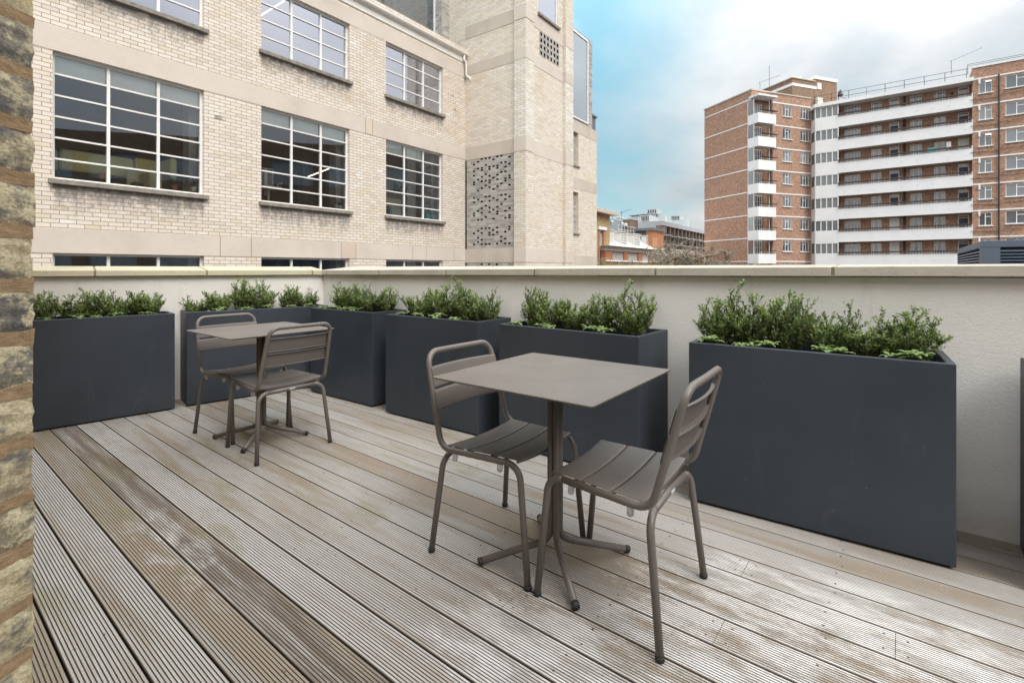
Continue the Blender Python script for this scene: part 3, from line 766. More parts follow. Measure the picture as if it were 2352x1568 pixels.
SHR = [[(.06, .9), (.27, .9), (.46, 1.0), (.64, .95), (.82, 1.08)],
       [(.09, .8), (.24, 1.0), (.40, 1.08), (.55, 1.02), (.74, 1.0), (.88, .85)],
       [(.16, .85), (.36, 1.08), (.54, 1.15), (.72, 1.0), (.88, .85)],
       [(.12, 1.0), (.32, .95), (.50, 1.05), (.68, 1.08), (.86, 1.0)],
       [(.11, 1.02), (.29, 1.0), (.44, 1.02), (.64, .98), (.88, 1.08)],
       [(.08, .90), (.24, 1.0), (.40, 1.12), (.58, 1.15), (.72, .95), (.88, .85)],
       [(.5, .6)]]
PAC = [[.07, .30, .42, .56, .80], [.22, .40, .55, .72, .86], [.10, .28, .46, .62], [.12, .30, .52, .70], [.08, .30, .36, .66, .76], [.08, .26, .34, .56, .62, .83, .88], []]
for pi_, (FL, FR, dep, lab) in enumerate(PL):
    r, a, Ln_, dp = planter(FL, FR, dep, lab, seed=pi_)
    F = Frame(FL[0], FL[1], a); random.seed(50+pi_)
    zz = PH-.065; n = len(SHR[pi_])
    for i, (f, h) in enumerate(SHR[pi_]):
        X, Y = F.wor(f*Ln_, dp*.58+random.uniform(-.02, .02))
        nm = ('%s holly shrub from the left in %s' % (ORD[i], PN[pi_])) if n > 1 else 'low holly shrub in '+PN[pi_]
        place_shrub(X, Y, zz, a+random.uniform(-.5, .5)+(PI if (i+pi_) % 2 and f < .8 else 0), (random.uniform(.92, 1.15), random.uniform(.85, .98), h*random.uniform(.90, 1.08)), (i*2+pi_) % 5, nm)
    n = len(PAC[pi_])
    for i, f in enumerate(PAC[pi_]):
        X, Y = F.wor(f*Ln_, random.uniform(.07, .09))
        place_pachy(X, Y, PH-.04, random.uniform(0, 6), random.uniform(.85, 1.05), (i+pi_) % 4, '%s pachysandra from the left in %s' % (ORD[i], PN[pi_]))

# ---- chair
def make_chair():
    r = empty('garden_chair', (0, 0, 0), 0); TR = .0125
    hs = []
    for sx in (-1, 1):
        # foot -> front bend -> seat rail -> rear bend -> hoop top centre
        pts = [(sx*.205, .2295, .012), (sx*.197, .186, .440), (sx*.225, -.195, .430), (sx*.205, -.300, .812), (0, -.303, .812)]
        P, ix = fillet(pts, [.062, .065, .062], 9)
        k = ix[0][1]
        MB().tube(P[:k+1], TR, 14).build('leg', M['taupe'], r, smooth=True)
        hs.append(P[k:])
    full = hs[0]+list(reversed(hs[1]))[1:]
    MB().tube(full, TR, 14).build('back_frame', M['taupe'], r, smooth=True)
    cr = []
    for sx in (-1, 1):
        pts = [(sx*.246, -.2295, .012), (sx*.216, -.186, .405), (0, -.178, .405)]
        P, ix = fillet(pts, [.062], 9); k = ix[0][1]
        MB().tube(P[:k+1], TR, 14).build('leg', M['taupe'], r, smooth=True); cr.append(P[k:])
    MB().tube(cr[0]+list(reversed(cr[1]))[1:], TR, 14).build('crossbar', M['taupe'], r, smooth=True)
    MB().box(-.018, .018, -.1925, -.190, .402, .411).build('maker_plate', M['plantgrey'], r)
    # seat slats: curved across the width, three of them
    def slat(y0, y1, z0, z1, w0, w1, sag, axis, nm):
        mb = MB(); n = 14; th = .0025
        # cross-section points (s along y0..y1) with folded edges
        sec = [(0, -.012), (.0, 0), (.06, .0015), (.94, .0015), (1, 0), (1, -.012)]
        vs = []
        for i in range(n+1):
            t = i/n*2-1
            for f, dn in sec:
                ww = w0+(w1-w0)*f; X = t*ww
                if axis == 'seat':
                    y = y0+(y1-y0)*f; z = z0+(z1-z0)*f-sag*(1-t*t)+dn
                    vs.append((X, y, z))
                else:
                    y = y0+(y1-y0)*f+(-sag*(1-t*t))+dn; z = z0+(z1-z0)*f
                    vs.append((X, -0+y, z))
        m_ = len(sec)
        fs = [(i*m_+j, (i+1)*m_+j, (i+1)*m_+j+1, i*m_+j+1) for i in range(n) for j in range(m_-1)]
        mb.add(vs, fs); o = mb.build(nm, M['taupe'], r)
        so_ = o.modifiers.new('solid', 'SOLIDIFY'); so_.thickness = th; so_.offset = 0
        be = o.modifiers.new('bevel', 'BEVEL'); be.width = .0012; be.segments = 2; be.limit_method = 'ANGLE'; be.angle_limit = R(40)
        return o
    ys = [(-.170, -.062), (-.054, .054), (.062, .172)]
    for y0, y1 in ys:
        w_ = lambda y: .225-(y+.195)*.0735
        zr = lambda y: .430+.0262*(y+.195)+.0145
        slat(y0, y1, zr(y0), zr(y1), w_(y0)-.002, w_(y1)-.002, .013, 'seat', 'seat_slat')
    by = lambda z: -.195-.105*(z-.430)/.382
    bwid = lambda z: .225-.020*(z-.43)/.382
    for z0, z1 in ((.577, .655), (.669, .749)):
        slat(by(z0)+.0145, by(z1)+.0145, z0, z1, bwid(z0)+.003, bwid(z1)+.003, .024, 'back', 'back_slat')
    for sx, x, y in ((1, .205, .2295), (-1, .205, .2295), (1, .246, -.2295), (-1, .246, -.2295)):
        MB().lathe(sx*x, y, [(.011, 0), (.0145, .003), (.0145, .012), (.0138, .016)], 14).build('foot_cap', M['rubber'], r, smooth=True)
    for sx in (-1, 1):
        for y in (-.125, .095):
            x = sx*(.225-(y+.195)*.0735-.004); z = .43+.0262*(y+.195)
            MB().lathe(x, y, [(.009, z-.041), (.0115, z-.036), (.0115, z-.014), (.0085, z-.008)], 12).build('stacking_bumper', M['clear'], r, smooth=True)
    return r
ch0 = make_chair()
CH = [((.397, 1.815), (-.374, .266), 'taupe metal chair right of the near table, its back to the large planter'),
      ((-.001, 2.112), (.365, -.278), 'taupe metal chair left of the near table, partly hidden by the tabletop'),
      ((-1.557, 3.283), (-.366, .267), 'taupe metal slatted chair in front of the far table, seen from behind'),
      ((-1.929, 3.606), (.362, -.253), 'taupe metal slatted chair behind the far table, facing right')]
for i, (c_, f, lab) in enumerate(CH):
    o = ch0 if i == 0 else copy_tree(ch0)
    o.location = (c_[0], c_[1], .0005); o.rotation_euler = (0, 0, math.atan2(f[1], f[0])-PI/2)
    tag(o, lab, 'chair', 'taupe metal garden chairs')
# ---- table
def make_table():
    r = empty('bistro_table', (0, 0, 0), 0)
    n = MB(); hs_ = .35; rc = .018; zt = .75
    def rr_(h, rad, z):
        o_ = []
        for k, (sx, sy) in enumerate(((1, 1), (-1, 1), (-1, -1), (1, -1))):
            for j in range(6):
                a = PI/2*k+PI/2*j/5; o_.append((sx*(h-rad)+rad*math.cos(a), sy*(h-rad)+rad*math.sin(a), z))
        return o_
    lv = [rr_(hs_-.016, rc*.7, zt-.011), rr_(hs_-.0005, rc, zt-.0055), rr_(hs_, rc, zt-.0015), rr_(hs_-.0015, rc*.95, zt)]
    vs = sum(lv, []); m_ = 24; fs = [tuple(range(m_-1, -1, -1))]; mi = [1]
    for a in range(3):
        for k in range(m_): fs.append((a*m_+k, a*m_+(k+1) % m_, (a+1)*m_+(k+1) % m_, (a+1)*m_+k)); mi.append(1)
    n.add(vs, fs, 1); n.add([], [tuple(range(3*m_, 4*m_))], 0) if False else None
    n.f.append(tuple(range(3*m_, 4*m_))); n.m.append(0)
    n.build('tabletop', [M['hpl'], M['hpl_edge']], r)
    for k in range(4):
        a = k*PI/2+PI/4; c_, s_ = math.cos(a), math.sin(a); e = .0185
        P, ix = fillet([(c_*e, s_*e, .738), (c_*e, s_*e, .085), (c_*.305, s_*.305, .0165)], .055, 8)
        MB().tube(P, .0135, 14).build('leg', M['taupe'], r, smooth=True)
        P2 = Vector(P[-1]); d = (P2-Vector(P[-2])).normalized()
        MB().tube([P2-d*.012, P2+d*.006], .0148, 14).build('foot_cap', M['rubber'], r, smooth=True)
    MB().box(-.11, .11, -.02, .02, .729, .738).box(-.02, .02, -.11, .11, .7285, .7375).build('top_bracket', M['taupe'], r)
    return r
t0 = make_table()
for i, (c_, th, lab) in enumerate([((.174, 2.0), -2.998, 'square taupe bistro table nearest the camera, with dusty top'), ((-1.741, 3.447), -3.018, 'square taupe bistro table farther away, in front of the left corner planters')]):
    o = t0 if i == 0 else copy_tree(t0)
    o.location = (c_[0], c_[1], 0.0005); o.rotation_euler = (0, 0, th+PI-PI/4)
    tag(o, lab, 'table', 'square taupe bistro tables')

# ================================================================== WHITE BRICK OFFICE BUILDING (left)
FA = math.atan2(.8103, .586)
_Y = 1/(6.3e-5*1399); F = Frame((601-UC)*_Y/FPX, _Y, FA)      # x along the facade (away from us), y into the building
SC2 = 2.483
def c1(x, y): return x/SC2, y/SC2
def c2(x, y): return 746.5+x/SC2, y/SC2
def fz(x_, y_, c=c2, y=0.0):
    u, v = c(x_, y_); return F.on_y(u, v, y)
off = empty('office_building', (F.ox, F.oy, 0), FA, 'cream brick office building on the left with large multi-pane windows and a stair tower', 'office building')
def rect(c, xl, ylt, ylb, xr, yrt, yrb):
    a = fz(xl, ylt, c); b = fz(xr, yrt, c); d = fz(xl, ylb, c); e = fz(xr, yrb, c)
    return [a[0], b[0], (d[1]+e[1])/2, (a[1]+b[1])/2]
r1w1 = rect(c1, 300, 268, 1005, 1165, 508, 1108)
def two(cl, xl, ylt, ylb, cr, xr, yrt, yrb):
    a = fz(xl, ylt, cl); b = fz(xr, yrt, cr); d = fz(xl, ylb, cl); e = fz(xr, yrb, cr)
    return [a[0], b[0], (d[1]+e[1])/2, (a[1]+b[1])/2]
r1w2 = two(c1, 1490, 598, 1150, c2, 140, 740, 1205)
r1w3 = rect(c2, 348, 797, 1230, 672, 890, 1272)
r2w2 = two(c1, 1490, -60, 275, c2, 140, 125, 467)
r2w3 = rect(c2, 348, 235, 548, 672, 388, 655)
# harmonise the storeys
h1 = (r1w1[3]+r1w2[3]+r1w3[3])/3; s1 = (r1w1[2]+r1w2[2]+r1w3[2])/3
h2 = r2w3[3]; s2 = (r2w2[2]+r2w3[2])/2
h0 = (fz(300, 1430, c1)[1]+fz(1490, 1465, c1)[1]+fz(348, 1485, c2)[1])/3
band1 = .41; band0 = .42
XW = [(r1w1[0], r1w1[1]), ((r1w2[0]+r2w2[0])/2, (r1w2[1]+r2w2[1])/2), ((r1w3[0]+r2w3[0])/2, (r1w3[1]+r2w3[1])/2)]
ZG = fz(348, 103, c2)[1]      # underside of the gutter fascia
XT, _ = F.on_y(1068.7, 300)   # where the stair tower stands out of the facade
X0 = -16.0
print('facade', [round(v, 2) for v in (h0, s1, h1, s2, h2, ZG, XT)], XW)
wins = []
for k, (xa, xb) in enumerate(XW):
    wins.append(dict(x=(xa, xb), z=(h0-2.2, h0), rows=6, row=0, k=k)); wins.append(dict(x=(xa, xb), z=(s1, h1), rows=6, row=1, k=k)); wins.append(dict(x=(xa, xb), z=(s2, h2), rows=4, row=2, k=k))
xa_, xb_ = XW[0][0]-3.2, XW[0][0]-.9
for z, rows, row in (((h0-2.2, h0), 6, 0), ((s1, h1), 6, 1), ((s2, h2), 4, 2)): wins.append(dict(x=(xa_, xb_), z=z, rows=rows, row=row, k=-1))
holes = [(w_['x'][0], w_['x'][1], w_['z'][0], w_['z'][1]) for w_ in wins]
DEP = .17
stains = []
for (xa, xb) in XW:
    stains += [(xa-.1, xb+.1, s1-.09, .75), (xa-.1, xb+.1, s2-.09, .62)]
M['brick_cream'] = brick_mat('cream_weathered_brick', CREAM, (.36, .28, .20), ms=.0125, stains=stains, blotch=.45, blotch_col=(.86, .80, .72), bs=.55)
mb = MB(); mb.wall(X0, XT, GZ, ZG+.35, 0, holes, DEP)
mb.build('brick_wall', M['brick_cream'], off)
bd = MB()
for z0, z1 in ((h1, h1+band1), (h0, h0+band0), (h2, min(h2+.42, ZG))):
    bd = MB().box(X0, XT-.003, -.006, .02, z0, z1, skip='k'); bd.build('concrete_band', M['conc'], off)

jb = MB()
for (c_, x_, y_) in ((c2, 230, 700), (c2, 270, 720)): 
    xx = fz(x_, y_, c_)[0]; jb.box(xx-.006, xx+.006, -.0075, 0, h1, h1+band1)
for (c_, x_, y_) in ((c1, 1255, 1400), (c1, 1433, 1400), (c2, 92, 1420), (c2, 175, 1420), (c2, 500, 1440), (c2, 577, 1440), (c2, 735, 1450)):
    xx = fz(x_, y_, c_)[0]; jb.box(xx-.006, xx+.006, -.0075, 0, h0, h0+band0)
jb.build('band_joint', M['joint'], off)
bp = MB()
xx0, xx1 = fz(95, 1420)[0], fz(172, 1420)[0]
bp.box(xx0, xx1, -.009, 0, h0+.005, h0+band0-.005); bp.build('repair_patch', plain('pinkish_repair_mortar', (.60, .50, .41), .85, .05, 3), off); bp = MB(); bp.box(fz(232, 700)[0], fz(268, 700)[0], -.009, 0, h1+.005, h1+band1-.005)
bp.build('repair_patch', plain('pinkish_repair_mortar', (.64, .54, .44), .85, .05, 3), off)
# replacement bricks, brighter than the rest
wb = MB(); random.seed(21)
def brk(c_, x_, y_, w=.215, y=0.0):
    x, z = fz(x_, y_, c_, y); z = round(z/.075)*.075+.0375; MB().box(x-w/2, x+w/2, y-.007, y, z-.031, z+.031, skip='k').build('replacement_brick', M['brick_white'], off)
for x_, y_ in ((1248, 652), (1250, 668), (1240, 684), (1255, 692)): brk(c1, x_, y_)
for x_, y_ in ((195, 993), (203, 1024), (193, 1010), (720, 545), (740, 560), (735, 573), (728, 590), (752, 600), (735, 625), (745, 640), (742, 690), (738, 700), (735, 965), (742, 978), (738, 1010), (730, 1038), (742, 1052), (735, 1065), (735, 1085), (770, 1165), (765, 1180), (768, 1195), (770, 1210)): brk(c2, x_, y_, random.choice((.1, .215, .215)))

# windows
for w_ in wins:
    xa, xb = w_['x']; za, zb = w_['z']; row = w_['row']
    fr = MB(); y0, y1 = DEP-.075, DEP-.02; t = .045
    fr.box(xa, xa+t, y0, y1, za, zb); fr.box(xb-t, xb, y0, y1, za, zb); fr.box(xa+t, xb-t, y0, y1, za, za+t); fr.box(xa+t, xb-t, y0, y1, zb-t, zb)
    wd = (xb-xa)/3
    for i in (1, 2): fr.box(xa+wd*i-.024, xa+wd*i+.024, y0-.002, y1, za+t, zb-t)
    for i in range(1, w_['rows']): 
        zz = za+(zb-za)*i/w_['rows']
        for j in range(3): 
            a_ = xa+wd*j+(.024 if j else t); b_ = xa+wd*(j+1)-(.024 if j < 2 else t)
            fr.box(a_, b_, y0+.004, y1-.004, zz-.015, zz+.015)
    wo = fr.build('window', M['white_frame'], off)
    MB().quad((xa+.02, y1-.02, za+.02), (xb-.02, y1-.02, za+.02), (xb-.02, y1-.02, zb-.02), (xa+.02, y1-.02, zb-.02)).build('pane', M['glass_high'] if row == 2 else M['glass_low'], wo)
    if row == 1:
        rh = (zb-za)/6*.97; nb = 2 if w_['k'] == 2 else 3
        for j in range(nb): MB().box(xa+wd*j+.03, xa+wd*(j+1)-.02, DEP+.01, DEP+.014, zb-rh-.02, zb-.02).build('blind', M['blind'], wo)
    # sill
    MB().box(xa-.06, xb+.07, -.075, DEP-.03, za-.085, za-.001).build('window_sill', M['granite'], off, bevel=.006)
    MB().box(xb+.02, xb+.16, DEP+.02, DEP+.55, za, zb).build('reveal_column', M['int_pale'], off)
    MB().box(xb-.13, xb+.02, DEP+.25, DEP+.55, za, zb).build('reveal_column', M['int_pale'], off) if w_['k'] >= 0 and row < 2 else None
# interior shells, one per storey
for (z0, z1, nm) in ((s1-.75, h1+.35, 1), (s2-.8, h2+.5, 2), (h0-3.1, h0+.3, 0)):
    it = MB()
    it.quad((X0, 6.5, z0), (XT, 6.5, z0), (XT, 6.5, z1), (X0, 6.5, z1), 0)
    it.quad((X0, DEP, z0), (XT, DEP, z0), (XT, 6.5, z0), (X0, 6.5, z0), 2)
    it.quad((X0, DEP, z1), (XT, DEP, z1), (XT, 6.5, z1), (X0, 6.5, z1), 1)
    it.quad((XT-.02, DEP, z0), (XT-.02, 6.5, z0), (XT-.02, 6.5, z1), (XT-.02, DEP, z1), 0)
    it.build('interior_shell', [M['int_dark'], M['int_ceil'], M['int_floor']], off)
    for i in range(7):
        xx = X0+.6+i*3.0
        if nm: MB().box(xx, xx+.16, 2.6, 2.9, z0, z1).build('interior_column', M['int_dark'], off)
# partition wall behind the third window (pale) with lettering on it
xa, xb = XW[2]
pw = MB(); pw.quad((xa-.3, 1.9, s1-.7), (xb+1.0, 1.9, s1-.7), (xb+1.0, 1.9, h1+.3), (xa-.3, 1.9, h1+.3)); pw.build('partition_wall', M['int_pale'], off)
tx = bpy.data.curves.new('wall_lettering', 'FONT'); tx.body = 'bene'; tx.size = .52; tx.extrude = .004; tx.align_x = 'CENTER'; tx.offset = .014
to = bpy.data.objects.new('wall_lettering', tx); COL.objects.link(to); to.parent = off
lx, lz = F.on_y(930, 436, 1.88); to.location = (lx, 1.885, lz-.14); to.rotation_euler = (PI/2, 0, 0); tx.materials.append(M['navy'])
dg = bpy.context.evaluated_depsgraph_get(); tm = bpy.data.meshes.new_from_object(to.evaluated_get(dg)); mo_ = bpy.data.objects.new('wall_lettering', tm); COL.objects.link(mo_); mo_.parent = off; mo_.location = to.location; mo_.rotation_euler = to.rotation_euler; bpy.data.objects.remove(to); bpy.data.curves.remove(tx); mo_.name = 'wall_lettering'
# suspended ceiling lamps
def lamp(p0, p1, lab, th=.017):
    r = empty('ceiling_lamp', F.wor(*p0[:2])+(p0[2],), 0, lab, 'ceiling lamp', 'lit lamp strips inside the office building')
    a = Vector(F.wor(*p0[:2])+(p0[2],)); b = Vector(F.wor(*p1[:2])+(p1[2],)); 
    MB().tube([Vector((0, 0, 0)), b-a], th, 6).build('light_strip', M['lamp_strip'], r)
    MB().tube([Vector((0, 0, th*1.4)), b-a+Vector((0, 0, th*1.4))], th*.8, 4).build('housing', M['dkmetal'], r)
def ip(u, v, y): x, z = F.on_y(u, v, y); return (x, y, z)
D2 = lambda px, py: (px/1.7415, py/1.7415)
lamp(ip(*D2(1194, 722), 3.6), ip(*D2(1368, 655), 1.6), 'long lit ceiling lamp strip behind the middle first-floor window')
lamp(ip(*D2(647, 715), 3.8), ip(*D2(694, 676), 2.4), 'short lit ceiling lamp strip behind the largest window, beside the sofa')
lamp(ip(*D2(1045, 62), 1.6), ip(*D2(1138, 4), 1.0), 'lit ceiling lamp strip behind the upper middle window', .02)
lamp(ip(*D2(1560, 215), 1.8), ip(*D2(1605, 232), 1.8), 'lit ceiling lamp strip behind the upper right window', .02)
lamp(ip(*D2(1545, 208), 2.4), ip(*D2(1565, 196), 1.8), 'smallest lit lamp strip, in the left column of the upper right window', .02)
# ---- furniture in view through the glass
def cushion(mb, x0, x1, y0, y1, z0, z1, r=.05, mi=0):
    st = len(mb.v); n = 3; xs = [x0, x0+r*.3, x0+r, x1-r, x1-r*.3, x1]; pts = []
    # rounded block as stacked loops in z
    def loop(z, ins):
        o = []
        a0, a1, b0, b1 = x0+ins, x1-ins, y0+ins, y1-ins; rr = max(.004, r-ins*.5)
        for k, (cx, cy) in enumerate(((a1-rr, b1-rr), (a0+rr, b1-rr), (a0+rr, b0+rr), (a1-rr, b0+rr))):
            for j in range(4):
                a = PI/2*k+PI/2*j/3; o.append((cx+rr*math.cos(a), cy+rr*math.sin(a), z))
        return o
    L_ = [loop(z0, r*.8), loop(z0+r*.25, r*.25), loop(z0+r, 0), loop(z1-r, 0), loop(z1-r*.25, r*.25), loop(z1, r*.8)]
    vs = sum(L_, []); m_ = 16; fs = [tuple(range(m_-1, -1, -1)), tuple(range(5*m_, 6*m_))]
    for a in range(5):
        for k in range(m_): fs.append((a*m_+k, a*m_+(k+1) % m_, (a+1)*m_+(k+1) % m_, (a+1)*m_+k))
    mb.add(vs, fs, mi); return mb
SY = 1.0
def sx(px, py, y): return F.on_y(px/1.7415, py/1.7415, y)   # photo pixels
zcr = lambda x, y: (200+x/3.618, 500+y/3.618)               # the enlarged crop of the large window
def zp(x, y, yy): return sx(*zcr(x, y), yy)
sofa = empty('booth_sofa', F.wor(XW[0][0]+1, 1.2)+(s1-.45,), FA, 'olive yellow high-backed booth sofa behind the large left window', 'sofa')
base_z = s1-.45; bx, by_ = F.loc(*F.wor(XW[0][0]+1, 1.2))
def sc_(mb): return mb.xform(Matrix.Translation((-bx, -by_, -base_z)))
for (xl, xr, yt, yb) in ((-60, 135, 320, 505), (137, 1225, 332, 632), (1228, 1555, 468, 668)):
    a = zp(xl, yt, 1.5); b = zp(xr, yb, 1.5)
    a2 = zp(xl, yt+ (0 if xl > 0 else 0), 1.5)
    zt = (zp(xl, yt, 1.5)[1]); zb = zt-.42
    sc_(cushion(MB(), a[0]+.01, b[0]-.01, 1.5, 1.65, zb, zt, .05)).build('headrest_panel', M['sofa'], sofa, smooth=True)
a = zp(1232, 480, 1.5); e_ = zp(1615, 520, 1.1)
sc_(cushion(MB(), b[0]-.02, b[0]+.12, .75, 1.6, a[1]-.48, a[1]-.02, .05)).build('headrest_panel', M['sofa'], sofa, smooth=True)
a = zp(75, 715, 1.0); b = zp(1560, 850, 1.0)
for (xl, xr) in ((-80, 355), (365, 1015), (1020, 1560)):
    p, q = zp(xl, 740, 1.0), zp(xr, 780, 1.0); sc_(cushion(MB(), p[0]+.01, q[0]-.01, .85, 1.5, s1-.35, s1+.10, .06)).build('seat_cushion', M['sofa2'], sofa, smooth=True)
p, q = zp(1405, 670, .95), zp(1555, 860, .95); sc_(cushion(MB(), p[0], q[0]+.05, .8, 1.45, s1+.05, p[1], .05)).build('armrest', M['sofa2'], sofa, smooth=True)
p, q = zp(1120, 640, 1.4), zp(1400, 780, 1.4); sc_(cushion(MB(), p[0], q[0], 1.40, 1.5, s1+.08, p[1], .05)).build('back_cushion', M['sofa2'], sofa, smooth=True)
p, q = zp(1195, 790, 1.1), zp(1400, 830, 1.1)
def top_thing(name, mb, mat, x, y, z, label, cat, group=None, smooth=True):
    mb.xform(Matrix.Translation((-x, -y, -z))); o = mb.build(name, mat, None, smooth=smooth); X, Y = F.wor(x, y)
    o.location = (X, Y, z); o.rotation_euler = (0, 0, FA); return tag(o, label, cat, group)
top_thing('cushion', cushion(MB(), p[0], q[0], 1.15, 1.32, s1+.10, s1+.28, .06), plain('dark_green_pattern_fabric', (.06, .11, .05), .9, .7, 40), p[0], 1.15, s1+.10, 'dark green leafy cushion on the booth sofa in the large window', 'cushion')
for i, (xl, lab) in enumerate(((745, 'left orange pencil cup behind the large left window'), (790, 'right orange pencil cup behind the large left window'))):
    p = zp(xl, 770, .7); c_ = empty('pencil_cup', F.wor(p[0], .7)+(p[1],), FA, lab, 'pencil cup', 'orange pencil cups in the large window')
    MB().lathe(0, 0, [(.042, -.02), (.045, .10)], 12).build('cup', plain('orange_plastic_%d' % i, (.55, .20, .03), .5, .05), c_); MB().tube([(0, 0, .02), (.02*(1-2*i), 0, .19)], .004, 5).build('pencil', M['sofa'], c_)
def potplant(px, py, y, scale, potm, label, seed, tall=0):
    p = sx(px, py, y); r = empty('potted_plant', F.wor(p[0], y)+(p[1],), FA, label, 'potted plant', 'potted plants on the office window sills')
    MB().lathe(0, 0, [(.045*scale, 0), (.06*scale, .09*scale)], 14).build('pot', potm, r)
    rr = random.Random(seed); lv = MB()
    for k in range(22 if not tall else 34):
        a = rr.uniform(0, 2*PI); h = rr.uniform(.10, .26)*scale*(1+tall*3.2); d = rr.uniform(.02, .13)*scale*(1+tall)
        P = Vector((math.cos(a)*d, math.sin(a)*d, h)); lv.tube([(0, 0, .07*scale), P], .0025*scale, 4)
        leaf(lv, P, Vector((math.cos(a), math.sin(a), rr.uniform(-.4, .6))), Vector((0, 0, 1)), rr.uniform(.06, .09)*scale*(1+tall*2.5), rr.uniform(.05, .07)*scale, 0)
    lv.build('foliage', M['houseplant'], r)
potplant(zcr(1803, 935)[0], zcr(1803, 935)[1], .32, 1.0, M['terracotta'], 'trailing plant in a small terracotta pot on the sill of the large window', 1)
potplant(zcr(2085, 965)[0], zcr(2085, 965)[1], .32, 1.1, M['white_frame'], 'round-leaved plant in a white pot at the right end of the large window', 2)
w2 = lambda x, y: (1000+x/3.267, 400+y/3.267)
potplant(*w2(785, 1385), .32, 1.1, M['dkmetal'], 'variegated plant on the sill of the middle first-floor window', 3)
potplant(*w2(1180, 1425), .32, 1.0, M['white_frame'], 'green plant in a white pot at the right of the middle window', 4)
w3 = lambda x, y: (1500+x/4.237, 550+y/4.237)
potplant(*w3(205, 1310), .32, .9, M['dkmetal'], 'small cactus-like plant at the left of the narrow first-floor window', 5)
p = F.on_y(*D2(1300+625/1.4257, 640/1.4257), .9)
potplant(1300+600/1.4257, 640/1.4257, 1.5, 1.5, M['terracotta'], 'tall broad-leaved plant behind the upper right window', 6, tall=1)
p = sx(*w2(1128, 1420), .3); top_thing('ornament', MB().lathe(p[0], .3, [(.05, p[1]), (.055, p[1]+.05), (.045, p[1]+.10), (.015, p[1]+.13)], 14), M['cream_fab'], p[0], .3, p[1], 'small pale rounded ornament beside the potted plant in the middle window', 'ornament')
# office chair behind the middle window
oc = empty('office_chair', (0, 0, 0), 0, 'white mesh-backed office swivel chair behind the middle first-floor window', 'office chair')
p = sx(*w2(215, 1250), .75); q = sx(*w2(360, 1120), .75); t_ = sx(*w2(260, 890), .75)
oc.location = F.wor(p[0], .75)+(p[1],); oc.rotation_euler = (0, 0, FA)
hb_ = t_[1]-p[1]
MB().box(-.06, .20, .08, .10, hb_*.34, hb_*.93).box(-.19, -.06, .08, .10, hb_*.34, hb_*.93).build('mesh_back', plain('grey_mesh', (.30, .30, .31), .9, .05), oc)
fr = MB(); P_, _i = fillet([(-.2, .09, hb_*.3), (-.2, .09, hb_*.97), (.22, .09, hb_*.99), (.20, .09, hb_*.3)], .04, 5); fr.tube(P_, .014, 8)
fr.box(-.02, .05, .05, .08, hb_*.02, hb_*.95); fr.build('back_frame', M['white_frame'], oc)
cushion(MB(), -.22, .24, -.35, .08, hb_*.18, hb_*.30, .03).build('seat', M['cream_fab'], oc, smooth=True)
MB().tube([(0, -.1, -.35), (0, -.1, hb_*.18)], .025, 10).build('gas_column', M['white_frame'], oc)
for sx_ in (-1, 1): MB().tube([(sx_*.23, -.05, hb_*.2), (sx_*.26, -.05, hb_*.45), (sx_*.26, -.25, hb_*.45)], .018, 8).build('armrest', M['white_frame'], oc)
# cream high-back armchair and boxes behind the narrow window
p = sx(*w3(300, 1330), .9); q = sx(*w3(575, 1030), .9)
ac = empty('lounge_chair', F.wor(p[0], .9)+(s1-.3,), FA, 'cream high-backed lounge chair behind the narrow first-floor window', 'armchair')
hh = q[1]-s1+.3; ww = q[0]-p[0]
cushion(MB(), 0, ww, .35, .5, hh-.42, hh, .05).build('headrest', M['cream_fab'], ac, smooth=True)
cushion(MB(), ww*.35, ww*.98, .33, .5, .2, hh-.3, .05).build('backrest', M['cream_fab'], ac, smooth=True)
cushion(MB(), 0, ww*.95, -.1, .45, 0, .36, .05).build('seat', M['cream_fab'], ac, smooth=True)
p = sx(*w3(865, 1395), .3); q = sx(*w3(965, 1290), .3)
top_thing('teal_box', MB().box(p[0], q[0], .3, .5, s1, q[1]), M['teal'], p[0], .3, s1, 'teal box standing in the corner of the narrow first-floor window', 'box', smooth=False)
p = sx(*w3(975, 1400), .3); q = sx(*w3(1110, 1300), .3)
top_thing('bag', cushion(MB(), p[0], q[0], .3, .5, s1, q[1], .06), plain('pale_green_plastic_bag', (.35, .52, .48), .6, .3, 12), p[0], .3, s1, 'pale green plastic bag beside the teal box in the narrow window', 'bag')

# ---- gutter, fascia, roof terrace storey
gx1 = fz(808, 322, c2)[0]
gu = MB(); prof = [(0, 0), (-.03, .0), (-.05, .03), (-.11, .045), (-.13, .08), (-.13, .13), (0, .13)]
n = len(prof); 
for x in (X0, XT+.02): 
    for y, z in prof: gu.v.append((x, y-.012, ZG+z+.02))
for i in range(n): gu.f.append((i, (i+1) % n, n+(i+1) % n, n+i)); gu.m.append(0)
gu.f.append(tuple(range(n))); gu.f.append(tuple(range(2*n-1, n-1, -1))); gu.m += [0, 0]
gu.build('gutter', M['white_gutter'], off)
MB().box(X0, XT-.01, -.022, .0, ZG-.16, ZG+.02).build('fascia', M['white_gutter'], off)
P_, _i = fillet([(XT-.14, -.07, ZG+.05), (XT-.14, -.07, ZG-.10), (XT-.06, -.10, ZG-.20), (XT-.06, -.10, ZG-.62), (XT+.02, -.22, ZG-.74), (XT+.02, -.22, ZG-.82)], .03, 4)
MB().tube(P_, .04, 12).build('downpipe', M['white_gutter'], off, smooth=True)
MB().quad((X0, -.02, ZG+.13), (XT, -.02, ZG+.13), (XT, 1.4, ZG+.55), (X0, 1.4, ZG+.55)).build('roof', M['slate'], off)
RY = 1.1
